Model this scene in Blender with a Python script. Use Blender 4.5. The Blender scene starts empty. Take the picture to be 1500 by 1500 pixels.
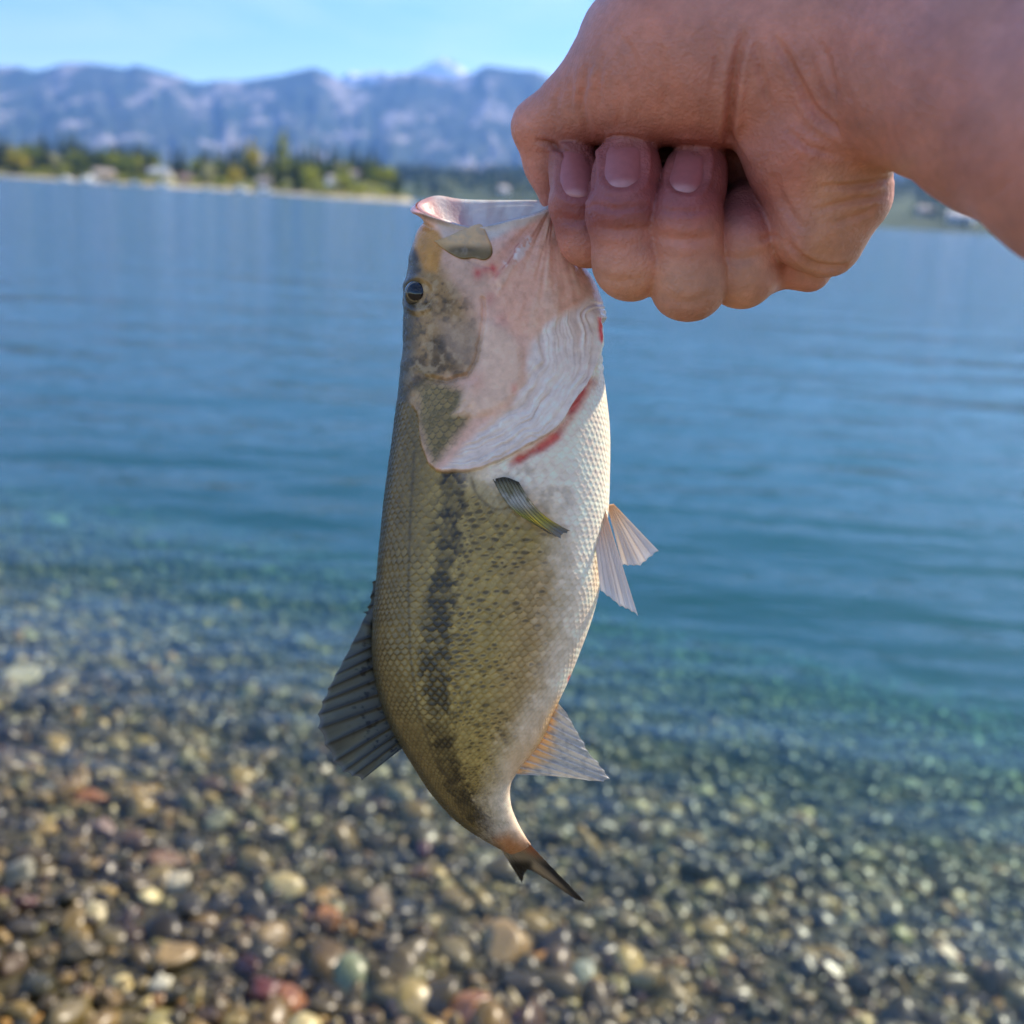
import bpy, math, random
import numpy as np
from mathutils import Vector, Matrix

rng = np.random.default_rng(7)
random.seed(7)
SC = bpy.context.scene
COL = SC.collection
RAD = math.radians

# ------------------------------------------------------------------ camera
PX = 1500.0                     # the photograph is 1500 px wide, focal length = one picture width
CAMH = 1.50
PITCH, ROLL = RAD(16.7), RAD(3.43)
_f = np.array([0, math.cos(PITCH), -math.sin(PITCH)])
_r0 = np.array([1.0, 0, 0]); _u0 = np.array([0, math.sin(PITCH), math.cos(PITCH)])
RX = math.cos(ROLL) * _r0 + math.sin(ROLL) * _u0
UX = -math.sin(ROLL) * _r0 + math.cos(ROLL) * _u0
FX = _f
CAM = np.array([0, 0, CAMH])
cd = bpy.data.cameras.new("camera"); cam = bpy.data.objects.new("camera", cd); COL.objects.link(cam)
cam.matrix_world = Matrix(((RX[0], UX[0], -FX[0], CAM[0]), (RX[1], UX[1], -FX[1], CAM[1]),
                           (RX[2], UX[2], -FX[2], CAM[2]), (0, 0, 0, 1)))
cd.sensor_fit = 'HORIZONTAL'; cd.sensor_width = 26.0; cd.lens = 26.0
cd.clip_start = 0.02; cd.clip_end = 60000
cd.dof.use_dof = True; cd.dof.focus_distance = 0.325; cd.dof.aperture_fstop = 6.6
SC.camera = cam

# ------------------------------------------------------------------ world, sun, exposure
SUN_EL, SUN_AZ = RAD(40), RAD(50)          # azimuth measured from the view direction towards the right
w = bpy.data.worlds.new("World"); SC.world = w; w.use_nodes = True
wn, wl = w.node_tree.nodes, w.node_tree.links
bg = wn["Background"]; bg.inputs[1].default_value = 0.135
sky = wn.new("ShaderNodeTexSky"); sky.sky_type = 'NISHITA'; sky.sun_disc = False
sky.sun_elevation = SUN_EL; sky.sun_rotation = SUN_AZ
sky.air_density = 1.0; sky.dust_density = 0.6; sky.ozone_density = 1.6; sky.altitude = 800
tc = wn.new("ShaderNodeTexCoord")
mp = wn.new("ShaderNodeMapping"); mp.inputs['Scale'].default_value = (1.6, 1.6, 9.0); mp.inputs['Rotation'].default_value = (0, RAD(6), RAD(20))
nz = wn.new("ShaderNodeTexNoise"); nz.inputs['Scale'].default_value = 1.5; nz.inputs['Detail'].default_value = 7; nz.inputs['Roughness'].default_value = 0.58
nz.inputs['Distortion'].default_value = 0.6
cr = wn.new("ShaderNodeValToRGB"); cr.color_ramp.elements[0].position = 0.44; cr.color_ramp.elements[1].position = 0.78
cr.color_ramp.elements[1].color = (0.55, 0.55, 0.55, 1)
mx = wn.new("ShaderNodeMix"); mx.data_type = 'RGBA'
mx.inputs['B'].default_value = (6.0, 6.5, 7.2, 1)
wl.new(tc.outputs['Generated'], mp.inputs[0]); wl.new(mp.outputs[0], nz.inputs['Vector']); wl.new(nz.outputs['Fac'], cr.inputs[0])
sxw = wn.new('ShaderNodeSeparateXYZ'); wl.new(tc.outputs['Generated'], sxw.inputs[0])
hm = wn.new('ShaderNodeMapRange'); hm.inputs['From Min'].default_value = .10; hm.inputs['From Max'].default_value = .45; hm.inputs['To Min'].default_value = .9; hm.inputs['To Max'].default_value = 1.25; wl.new(sxw.outputs['Z'], hm.inputs['Value'])
hmul = wn.new('ShaderNodeMath'); hmul.operation = 'MULTIPLY'; hmul.use_clamp = True; wl.new(cr.outputs[0], hmul.inputs[0]); wl.new(hm.outputs[0], hmul.inputs[1]); wl.new(hmul.outputs[0], mx.inputs['Factor']); hs = wn.new('ShaderNodeHueSaturation'); hs.inputs['Saturation'].default_value = 1.34; hs.inputs['Hue'].default_value = 0.512; wl.new(sky.outputs[0], hs.inputs['Color']); wl.new(hs.outputs[0], mx.inputs['A']); wl.new(mx.outputs['Result'], bg.inputs[0])
sd = bpy.data.lights.new("sun", 'SUN'); sd.energy = 4.8; sd.angle = RAD(0.5); sd.color = (1.0, 0.87, 0.68)
sun = bpy.data.objects.new("sun", sd); COL.objects.link(sun)
_sd = Vector((math.sin(SUN_AZ) * math.cos(SUN_EL), math.cos(SUN_AZ) * math.cos(SUN_EL), math.sin(SUN_EL)))
sun.rotation_euler = _sd.to_track_quat('Z', 'Y').to_euler()
SC.view_settings.view_transform = 'Standard'; SC.view_settings.look = 'None'
SC.view_settings.exposure = 1.0; SC.view_settings.gamma = 1.0
SC.cycles.use_denoising = True
SC.cycles.max_bounces = 8; SC.cycles.transparent_max_bounces = 16; SC.cycles.volume_bounces = 1
SC.cycles.sample_clamp_indirect = 4.0
SC.cycles.caustics_reflective = False; SC.cycles.caustics_refractive = False

# ------------------------------------------------------------------ helpers
def s2l(c):
    c = np.asarray(c, float) / 255.0
    return np.where(c <= 0.04045, c / 12.92, ((c + 0.055) / 1.055) ** 2.4)

def cpt(u, v, d):
    """camera-space point (x right, y up, z towards the viewer) seen at pixel u,v at depth d"""
    u, v, d = np.broadcast_arrays(np.asarray(u, float), np.asarray(v, float), np.asarray(d, float))
    return np.stack([(u - 750) / PX * d, (750 - v) / PX * d, -d], -1)

def c2w(p):
    p = np.asarray(p, float)
    return CAM + p[..., 0:1] * RX + p[..., 1:2] * UX - p[..., 2:3] * FX

def w2px(p):
    q = np.asarray(p, float) - CAM
    d = q @ FX
    return 750 + PX * (q @ RX) / d, 750 - PX * (q @ UX) / d, d

def ray(u, v):
    return FX + (u - 750) / PX * RX + (750 - v) / PX * UX

def setp(o, label=None, cat=None, group=None, kind=None):
    if label: o['label'] = label
    if cat: o['category'] = cat
    if group: o['group'] = group
    if kind: o['kind'] = kind
    return o

def empty(name, loc, label=None, cat=None, group=None):
    o = bpy.data.objects.new(name, None); COL.objects.link(o); o.location = loc
    o.empty_display_size = 0.05
    return setp(o, label, cat, group)

def make_mesh(name, verts, faces, mat=None, colors=None, smooth=True):
    verts = np.asarray(verts, np.float32); faces = np.asarray(faces, np.int32)
    me = bpy.data.meshes.new(name)
    n, k = faces.shape
    me.vertices.add(len(verts)); me.vertices.foreach_set("co", verts.ravel())
    me.loops.add(n * k); me.loops.foreach_set("vertex_index", faces.ravel())
    me.polygons.add(n); me.polygons.foreach_set("loop_start", np.arange(0, n * k, k, dtype=np.int32))
    me.polygons.foreach_set("loop_total", np.full(n, k, np.int32))
    me.update(calc_edges=True)
    if smooth: me.polygons.foreach_set("use_smooth", np.ones(n, bool))
    if colors is not None:
        colors = np.asarray(colors, np.float32)
        if colors.shape[1] == 3: colors = np.concatenate([colors, np.ones((len(colors), 1), np.float32)], 1)
        a = me.color_attributes.new("Col", 'FLOAT_COLOR', 'POINT'); a.data.foreach_set("color", colors.ravel())
    if mat: me.materials.append(mat)
    return me

def add(name, me, parent=None, loc=(0, 0, 0)):
    o = bpy.data.objects.new(name, me); COL.objects.link(o); o.location = loc
    if parent: o.parent = parent
    return o

def grid_faces(nr, nc, wrap=False):
    i = np.arange(nr - 1)[:, None]; j = np.arange(nc if wrap else nc - 1)[None, :]
    j2 = (j + 1) % nc
    return np.stack([i * nc + j, i * nc + j2, (i + 1) * nc + j2, (i + 1) * nc + j], -1).reshape(-1, 4)

def _h(ix, iy, iz, seed):
    n = (ix.astype(np.int64) * 374761393 + iy.astype(np.int64) * 668265263 + iz.astype(np.int64) * 2147483647 + seed * 1274126177) & 0xffffffff
    n = ((n ^ (n >> 13)) * 1274126177) & 0xffffffff
    n = ((n ^ (n >> 16)) * 2246822519) & 0xffffffff
    return ((n ^ (n >> 15)) & 0xffffff) / float(0xffffff)

def vnoise(x, y, seed=0):
    x = np.asarray(x, float); y = np.asarray(y, float)
    x0 = np.floor(x); y0 = np.floor(y); fx = x - x0; fy = y - y0
    fx = fx * fx * (3 - 2 * fx); fy = fy * fy * (3 - 2 * fy)
    z = np.zeros_like(x0)
    a = _h(x0, y0, z, seed); b = _h(x0 + 1, y0, z, seed); c = _h(x0, y0 + 1, z, seed); d = _h(x0 + 1, y0 + 1, z, seed)
    return (a * (1 - fx) + b * fx) * (1 - fy) + (c * (1 - fx) + d * fx) * fy

def fbm(x, y, oct=4, seed=0, gain=0.5):
    s = 0; a = 1; t = 0
    for o in range(oct):
        s = s + a * vnoise(x * 2 ** o + 17.3 * o, y * 2 ** o - 9.1 * o, seed + o); t += a; a *= gain
    return s / t

def sstep(a, b, x):
    t = np.clip((x - a) / (b - a), 0, 1)
    return t * t * (3 - 2 * t)

def seg_dist(U, V, pts, closed=False):
    pts = np.asarray(pts, float); d = np.full(np.shape(U), 1e9)
    n = len(pts)
    for i in range(n if closed else n - 1):
        a = pts[i]; b = pts[(i + 1) % n]; e = b - a
        t = np.clip(((U - a[0]) * e[0] + (V - a[1]) * e[1]) / (e @ e + 1e-9), 0, 1)
        d = np.minimum(d, np.hypot(U - a[0] - t * e[0], V - a[1] - t * e[1]))
    return d

def inside(U, V, pts):
    pts = np.asarray(pts, float); n = len(pts); r = np.zeros(np.shape(U), bool)
    for i in range(n):
        x1, y1 = pts[i]; x2, y2 = pts[(i + 1) % n]
        c = ((y1 > V) != (y2 > V)) & (U < (x2 - x1) * (V - y1) / ((y2 - y1) if y2 != y1 else 1e-9) + x1)
        r ^= c
    return r

def poly(U, V, pts, soft=6.0):
    d = seg_dist(U, V, pts, True); d = np.where(inside(U, V, pts), d, -d)
    return sstep(-soft, soft, d)

def interp(x, xs, ys):
    return np.interp(x, xs, ys)

def smooth_curve(pts, n):
    """Catmull-Rom resampling of a polyline to n points (any dimension)"""
    p = np.asarray(pts, float)
    P = np.vstack([2 * p[0] - p[1], p, 2 * p[-1] - p[-2]])
    t = np.linspace(0, len(p) - 1 - 1e-9, n); i = t.astype(int); f = (t - i)[:, None]
    a, b, c, d = P[i], P[i + 1], P[i + 2], P[i + 3]
    return 0.5 * (2 * b + (c - a) * f + (2 * a - 5 * b + 4 * c - d) * f ** 2 + (3 * b - a - 3 * c + d) * f ** 3)

# ---- node material helpers
def new_mat(name):
    m = bpy.data.materials.new(name); m.use_nodes = True
    nt = m.node_tree
    return m, nt.nodes, nt.links, nt.nodes["Principled BSDF"]

def simple_mat(name, rgb, rough=0.6, var=0.25, scale=3.0, spec=0.4, bump=0.0, metallic=0.0):
    m, n, l, b = new_mat(name)
    b.inputs['Roughness'].default_value = rough; b.inputs['Specular IOR Level'].default_value = spec; b.inputs['Metallic'].default_value = metallic
    t = n.new("ShaderNodeTexCoord"); z = n.new("ShaderNodeTexNoise"); z.inputs['Scale'].default_value = scale; z.inputs['Detail'].default_value = 5
    l.new(t.outputs['Object'], z.inputs['Vector'])
    r = n.new("ShaderNodeValToRGB"); c = s2l(rgb)
    r.color_ramp.elements[0].position = 0.3; r.color_ramp.elements[1].position = 0.7
    r.color_ramp.elements[0].color = (*(c * (1 - var)), 1); r.color_ramp.elements[1].color = (*np.minimum(c * (1 + var), 0.95), 1)
    l.new(z.outputs['Fac'], r.inputs[0]); l.new(r.outputs[0], b.inputs['Base Color'])
    if bump:
        bp = n.new("ShaderNodeBump"); bp.inputs['Strength'].default_value = bump; l.new(z.outputs['Fac'], bp.inputs['Height']); l.new(bp.outputs[0], b.inputs['Normal'])
    return m

def attr_mat(name, rough=0.5, spec=0.5, nscale=40.0, nvar=0.15, bump=0.0, bscale=200.0, bdist=0.001, sss=0.0, sss_r=(1, .3, .2), sss_s=0.004, coat=0.0, transl=0.0):
    m, n, l, b = new_mat(name)
    a = n.new("ShaderNodeAttribute"); a.attribute_name = "Col"
    t = n.new("ShaderNodeTexCoord"); z = n.new("ShaderNodeTexNoise"); z.inputs['Scale'].default_value = nscale; z.inputs['Detail'].default_value = 6
    l.new(t.outputs['Object'], z.inputs['Vector'])
    mr = n.new("ShaderNodeMapRange"); mr.inputs['From Min'].default_value = .25; mr.inputs['From Max'].default_value = .75
    mr.inputs['To Min'].default_value = 1 - nvar; mr.inputs['To Max'].default_value = 1 + nvar
    l.new(z.outputs['Fac'], mr.inputs['Value'])
    v = n.new("ShaderNodeVectorMath"); v.operation = 'SCALE'; l.new(a.outputs['Color'], v.inputs[0]); l.new(mr.outputs[0], v.inputs['Scale'])
    l.new(v.outputs[0], b.inputs['Base Color'])
    b.inputs['Roughness'].default_value = rough; b.inputs['Specular IOR Level'].default_value = spec
    b.inputs['Coat Weight'].default_value = coat; b.inputs['Coat Roughness'].default_value = 0.25
    if sss:
        b.inputs['Subsurface Weight'].default_value = sss; b.inputs['Subsurface Radius'].default_value = sss_r; b.inputs['Subsurface Scale'].default_value = sss_s
    if bump:
        z2 = n.new("ShaderNodeTexNoise"); z2.inputs['Scale'].default_value = bscale; z2.inputs['Detail'].default_value = 4
        l.new(t.outputs['Object'], z2.inputs['Vector'])
        bp = n.new("ShaderNodeBump"); bp.inputs['Strength'].default_value = bump; bp.inputs['Distance'].default_value = bdist
        l.new(z2.outputs['Fac'], bp.inputs['Height']); l.new(bp.outputs[0], b.inputs['Normal'])
    if transl:
        out = n["Material Output"]; tr = n.new("ShaderNodeBsdfTranslucent"); l.new(v.outputs[0], tr.inputs['Color'])
        ms = n.new("ShaderNodeMixShader"); ms.inputs[0].default_value = transl
        l.new(b.outputs[0], ms.inputs[1]); l.new(tr.outputs[0], ms.inputs[2]); l.new(ms.outputs[0], out.inputs['Surface'])
    return m

#@@SETTING
# ------------------------------------------------------------------ the setting: lake bed, water, hills, mountains
SHORE = 1.15
def bed_s(x, y): return 0.907 * y + 0.42 * x
def bed_z(x, y):
    s = bed_s(x, y) - SHORE
    z = np.where(s < 0, -0.10 * s, -(0.115 * s + 0.022 * s * s))
    z = np.where(s > 9, -2.82 - 0.25 * (s - 9), z)
    z = np.maximum(z, -9.0 - 0.0002 * np.maximum(s, 0))
    z = np.minimum(z, 1.2)
    return z + 0.03 * (fbm(np.asarray(x) * 0.9, np.asarray(y) * 0.9, 3, 5) - 0.5)

def graded(lo, hi, fine_lo, fine_hi, step, grow=1.25):
    a = list(np.arange(fine_lo, fine_hi, step)); s = step; x = a[-1]
    while x < hi: s *= grow; x += s; a.append(x)
    s = step; x = a[0]; b = []
    while x > lo: s *= grow; x -= s; b.append(x)
    return np.array(b[::-1] + a)

gx = graded(-14000, 14000, -6, 6, 0.10); gy = graded(-300, 14000, -2, 9, 0.10)
GX, GY = np.meshgrid(gx, gy)
GZ = bed_z(GX, GY)
m_bed, n, l, b = new_mat("lake_bed_gravel"); b.inputs['Roughness'].default_value = .85; b.inputs['Specular IOR Level'].default_value = .2
t = n.new("ShaderNodeTexCoord"); z = n.new("ShaderNodeTexNoise"); z.inputs['Scale'].default_value = 38; z.inputs['Detail'].default_value = 5; l.new(t.outputs['Object'], z.inputs['Vector'])
def bed_ramp(rgb, var):
    r = n.new("ShaderNodeValToRGB"); c = s2l(rgb); r.color_ramp.elements[0].position = .3; r.color_ramp.elements[1].position = .7
    r.color_ramp.elements[0].color = (*(c * (1 - var)), 1); r.color_ramp.elements[1].color = (*(c * (1 + var)), 1); l.new(z.outputs['Fac'], r.inputs[0]); return r.outputs[0]
sx = n.new("ShaderNodeSeparateXYZ"); l.new(t.outputs['Object'], sx.inputs[0])
mr = n.new("ShaderNodeMapRange"); mr.inputs['From Min'].default_value = .05; mr.inputs['From Max'].default_value = .16; l.new(sx.outputs['Z'], mr.inputs['Value'])   # dry stones above the waterline are pale
mxb = n.new("ShaderNodeMix"); mxb.data_type = 'RGBA'; l.new(mr.outputs[0], mxb.inputs['Factor']); l.new(bed_ramp((64, 58, 38), .5), mxb.inputs['A']); l.new(bed_ramp((112, 102, 86), .3), mxb.inputs['B']); l.new(mxb.outputs['Result'], b.inputs['Base Color'])
bpn = n.new("ShaderNodeBump"); bpn.inputs['Strength'].default_value = .6; l.new(z.outputs['Fac'], bpn.inputs['Height']); l.new(bpn.outputs[0], b.inputs['Normal'])
bed = add("lake_bed", make_mesh("lake_bed", np.stack([GX, GY, GZ], -1).reshape(-1, 3), grid_faces(len(gy), len(gx)), m_bed))
setp(bed, kind='structure')

# water: one closed body, the surface at z = 0
m_w, n, l, b = new_mat("lake_water"); n.remove(b); out = n["Material Output"]
t = n.new("ShaderNodeTexCoord")
def wave(scale, sx, sy, rot, detail, seed):
    mpn = n.new("ShaderNodeMapping"); mpn.inputs['Scale'].default_value = (sx, sy, 1); mpn.inputs['Rotation'].default_value = (0, 0, RAD(rot)); mpn.inputs['Location'].default_value = (seed, seed * 2, 0)
    z = n.new("ShaderNodeTexNoise"); z.inputs['Scale'].default_value = scale; z.inputs['Detail'].default_value = detail; z.inputs['Roughness'].default_value = 0.5
    l.new(t.outputs['Object'], mpn.inputs[0]); l.new(mpn.outputs[0], z.inputs['Vector']); return z.outputs['Fac']
def mul(a, k):
    q = n.new("ShaderNodeMath"); q.operation = 'MULTIPLY'; q.inputs[1].default_value = k; l.new(a, q.inputs[0]); return q.outputs[0]
def plus(a, c):
    q = n.new("ShaderNodeMath"); q.operation = 'ADD'; l.new(a, q.inputs[0]); l.new(c, q.inputs[1]); return q.outputs[0]
hgt = plus(plus(plus(mul(wave(1.0, 0.35, 1.1, 24, 2, 3), 0.075), mul(wave(1.0, 1.3, 3.6, 12, 3, 11), 0.036)), mul(wave(1.0, 5, 9, -18, 3, 5), 0.0095)), mul(wave(1.0, 0.10, 0.75, 16, 3, 23), 0.095))
bp = n.new("ShaderNodeBump"); bp.inputs['Strength'].default_value = 1.0; bp.inputs['Distance'].default_value = 1.0
l.new(hgt, bp.inputs['Height'])
def math2(op, a, k):
    q = n.new("ShaderNodeMath"); q.operation = op; l.new(a, q.inputs[0]); q.inputs[1].default_value = k; return q.outputs[0]
geo = n.new("ShaderNodeNewGeometry"); dt = n.new("ShaderNodeVectorMath"); dt.operation = 'DOT_PRODUCT'; l.new(geo.outputs['Incoming'], dt.inputs[0]); l.new(bp.outputs[0], dt.inputs[1])
inv = n.new("ShaderNodeMath"); inv.operation = 'SUBTRACT'; inv.use_clamp = True; inv.inputs[0].default_value = 1.0; l.new(math2('ABSOLUTE', dt.outputs['Value'], 0), inv.inputs[1])
fr = n.new("ShaderNodeMath"); fr.operation = 'MULTIPLY_ADD'; l.new(math2('POWER', inv.outputs[0], 5.0), fr.inputs[0]); fr.inputs[1].default_value = 0.98; fr.inputs[2].default_value = 0.02   # Schlick's Fresnel for water, the same from both sides
tr = n.new("ShaderNodeBsdfTransparent"); gl = n.new("ShaderNodeBsdfGlossy"); gl.inputs['Roughness'].default_value = 0.11; l.new(bp.outputs[0], gl.inputs['Normal'])
ms = n.new("ShaderNodeMixShader"); l.new(fr.outputs[0], ms.inputs[0]); l.new(tr.outputs[0], ms.inputs[1]); l.new(gl.outputs[0], ms.inputs[2])
l.new(ms.outputs[0], out.inputs['Surface'])
va = n.new("ShaderNodeVolumeAbsorption"); va.inputs['Color'].default_value = (0.14, 0.66, 0.58, 1); va.inputs['Density'].default_value = 0.85
vs = n.new("ShaderNodeVolumeScatter"); vs.inputs['Color'].default_value = (0.15, 0.50, 0.74, 1); vs.inputs['Density'].default_value = 0.14; vs.inputs['Anisotropy'].default_value = 0.3
va2 = n.new("ShaderNodeAddShader"); l.new(va.outputs[0], va2.inputs[0]); l.new(vs.outputs[0], va2.inputs[1])
l.new(va2.outputs[0], out.inputs['Volume'])
wx = graded(-13000, 13000, -8, 8, 0.5); wy = graded(-250, 13000, -2, 14, 0.5); ZB = -14.0
WX, WY = np.meshgrid(wx, wy); k_ = WX.size; nr_, nc_ = WX.shape
wv = np.concatenate([np.stack([WX, WY, 0 * WX], -1).reshape(-1, 3), np.stack([WX, WY, 0 * WX + ZB], -1).reshape(-1, 3)])
gf = grid_faces(nr_, nc_)
ring_ = np.concatenate([np.arange(nc_), np.arange(1, nr_) * nc_ + nc_ - 1, (nr_ - 1) * nc_ + np.arange(nc_ - 2, -1, -1), np.arange(nr_ - 2, 0, -1) * nc_])
rq = np.stack([np.roll(ring_, -1), ring_, ring_ + k_, np.roll(ring_, -1) + k_], -1)
wf = np.concatenate([gf, gf[:, ::-1] + k_, rq])
water = add("lake_water", make_mesh("lake_water", wv, wf, m_w, smooth=False)); setp(water, kind='structure')

# air: one closed box of even haze round everything, the sky outside it
m_hz, n, l, b = new_mat("haze_air"); n.remove(b); pv = n.new("ShaderNodeVolumePrincipled")
pv.inputs['Color'].default_value = (0.22, 0.47, 1.0, 1); pv.inputs['Density'].default_value = 0.000066; pv.inputs['Anisotropy'].default_value = 0.2
l.new(pv.outputs[0], n["Material Output"].inputs['Volume'])
hv = [(x, y, z_) for z_ in (-15.5, 2400) for x, y in ((-15000, -500), (15000, -500), (15000, 15000), (-15000, 15000))]
haze = add("haze", make_mesh("haze", hv, [(0, 3, 2, 1), (4, 5, 6, 7), (0, 1, 5, 4), (1, 2, 6, 5), (2, 3, 7, 6), (3, 0, 4, 7)], m_hz, smooth=False)); setp(haze, 'pale blue haze filling the air in front of the mountains', 'haze', kind='stuff')

def pix_ae(u, v):
    r = ray(np.asarray(u, float)[..., None], np.asarray(v, float)[..., None])
    return np.arctan2(r[..., 0], r[..., 1]), np.arctan2(r[..., 2], np.hypot(r[..., 0], r[..., 1]))

# mountains
ridge_px = [(-500, 130), (-350, 90), (-200, 112), (-80, 88), (0, 99), (28, 97), (50, 104), (70, 99), (90, 92), (130, 93), (157, 98), (183, 100), (200, 95), (227, 102), (260, 113), (283, 123),
            (300, 122), (317, 117), (350, 119), (400, 113), (423, 107), (460, 101), (480, 108), (513, 124), (545, 125), (580, 110), (613, 109), (640, 112), (665, 117), (685, 110),
            (710, 96), (733, 99), (777, 103), (807, 114), (860, 126), (930, 104), (1020, 118), (1120, 96), (1250, 130), (1400, 118), (1560, 150), (1800, 140), (2100, 170)]
rp = np.array(ridge_px, float); ra, re = pix_ae(rp[:, 0], rp[:, 1])
def mountains(name, az0, az1, na, r0, rc, r1, nr, elf, mat, seed, rough=1.0):
    az = np.linspace(az0, az1, na); rr = np.concatenate([np.linspace(r0, rc, nr), np.linspace(rc, r1, 14)[1:]])
    A, Rr = np.meshgrid(az, rr)
    crest = rc * np.tan(elf(A) + rough * .0035 * (fbm(A * 70, A * 0, 4, seed + 30) - .5)) + CAMH
    q = np.clip((Rr - r0) / (rc - r0), 0, 1); back = np.clip((Rr - rc) / (r1 - rc), 0, 1)
    spur = np.abs(fbm(A * 34 + 0.6 * fbm(A * 9, q * 2, 2, seed + 3), q * 1.2, 4, seed) - 0.5) * 2
    fine = fbm(A * 120, q * 14, 4, seed + 9)
    prof = 0.30 * q + 0.70 * q ** 1.9
    amp = (1 - q) * q * 4
    z = crest * (prof + rough * amp * (0.16 * (spur - 0.35) + 0.06 * (fine - 0.5)) + rough * 0.02 * (fine - .5) * sstep(0, .3, q) * sstep(1, .97, q))
    z = np.minimum(z, crest * (0.25 + 0.75 * q) + 5)
    z = z * (1 - 0.7 * back)
    Vv = np.stack([Rr * np.sin(A), Rr * np.cos(A), z - 4 * (q < 0.01)], -1).reshape(-1, 3)
    o = add(name, make_mesh(name, Vv, grid_faces(len(rr), na), mat)); setp(o, kind='structure'); return o

m_mt, n, l, b = new_mat("mountain_rock_and_forest"); b.inputs['Roughness'].default_value = 0.95; b.inputs['Specular IOR Level'].default_value = 0.05
t = n.new("ShaderNodeTexCoord"); mpn = n.new("ShaderNodeMapping"); mpn.inputs['Scale'].default_value = (0.0042, 0.0016, 0.0011)
z = n.new("ShaderNodeTexNoise"); z.inputs['Scale'].default_value = 1.0; z.inputs['Detail'].default_value = 6; z.inputs['Roughness'].default_value = .62; z.inputs['Distortion'].default_value = .4
l.new(t.outputs['Object'], mpn.inputs[0]); l.new(mpn.outputs[0], z.inputs['Vector'])
r = n.new("ShaderNodeValToRGB"); e = r.color_ramp.elements
e[0].position = .40; e[0].color = (0.030, 0.050, 0.038, 1); e[1].position = .70; e[1].color = (0.32, 0.30, 0.31, 1)
x_ = e.new(.53); x_.color = (0.06, 0.075, 0.06, 1); x_ = e.new(.60); x_.color = (0.26, 0.24, 0.23, 1)
l.new(z.outputs['Fac'], r.inputs[0]); l.new(r.outputs[0], b.inputs['Base Color'])
mountains("mountain_range", RAD(-48), RAD(52), 700, 4600, 9000, 10800, 90, lambda A: np.interp(A, ra, re), m_mt, 21)
m_sn, n, l, b = new_mat("snowy_rock"); b.inputs['Roughness'].default_value = 0.8
t = n.new("ShaderNodeTexCoord"); z = n.new("ShaderNodeTexNoise"); z.inputs['Scale'].default_value = 0.006; z.inputs['Detail'].default_value = 6; l.new(t.outputs['Object'], z.inputs['Vector'])
r = n.new("ShaderNodeValToRGB"); r.color_ramp.elements[0].position = .40; r.color_ramp.elements[0].color = (0.16, 0.17, 0.19, 1); r.color_ramp.elements[1].position = .47; r.color_ramp.elements[1].color = (0.86, 0.87, 0.9, 1)
l.new(z.outputs['Fac'], r.inputs[0]); l.new(r.outputs[0], b.inputs['Base Color'])
sp = np.array([(440, 140), (490, 122), (513, 105), (530, 109), (550, 104), (575, 110), (600, 104), (618, 97), (633, 91), (650, 86), (668, 92), (690, 110), (730, 135), (800, 140)], float)
sa, se = pix_ae(sp[:, 0], sp[:, 1])
mountains("snowy_peaks", sa[0], sa[-1], 160, 10900, 12600, 13400, 30, lambda A: np.interp(A, sa, se), m_sn, 55, 0.6)

# far hill beyond the lake and the near peninsula
def hor_v(u): return 254.0 + 0.06 * u            # the true horizon in the photograph
m_land = simple_mat("shore_land", (112, 112, 66), 0.9, 0.35, 0.03, 0.1)
m_sand = simple_mat("shore_sand", (196, 184, 158), 0.9, 0.15, 0.2, 0.1)
def az_of(u): return pix_ae(np.asarray(u, float), hor_v(np.asarray(u, float)))[0]
hz_u = np.array([-400, -100, 300, 560, 640, 720, 800, 900, 1050, 1200, 1330, 1450, 1600, 1900]); hz_h = np.array([20, 22, 26, 34, 40, 44, 46, 50, 55, 60, 58, 50, 50, 46])
hz_a = az_of(hz_u)
HR0, HR1 = 1350.0, 2700.0
def hill_z(A, Rr):
    q = np.clip((Rr - HR0) / (HR1 - HR0), 0, 1)
    top = np.interp(A, hz_a, hz_h) / PX * HR1
    return 0.6 + top * (q ** 0.8) * (0.85 + 0.3 * fbm(A * 40, q * 3, 3, 77)) + 6 * (fbm(A * 90, q * 9, 3, 78) - .5) * sstep(0, .2, q)
az = np.linspace(RAD(-38), RAD(42), 260); rr = np.concatenate([[HR0 - 12], np.linspace(HR0, HR1, 40), [HR1 + 500, HR1 + 1900]])
A, Rr = np.meshgrid(az, rr)
Z = hill_z(A, Rr); Z[0] = -3; Z[-2] *= .9; Z[-1] *= .5
m_hill = simple_mat("wooded_hill", (74, 84, 56), 0.95, 0.4, 0.012, 0.1)
o = add("far_hills", make_mesh("far_hills", np.stack([Rr * np.sin(A), Rr * np.cos(A), Z], -1).reshape(-1, 3), grid_faces(len(rr), len(az)), m_hill)); setp(o, kind='structure')

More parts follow.
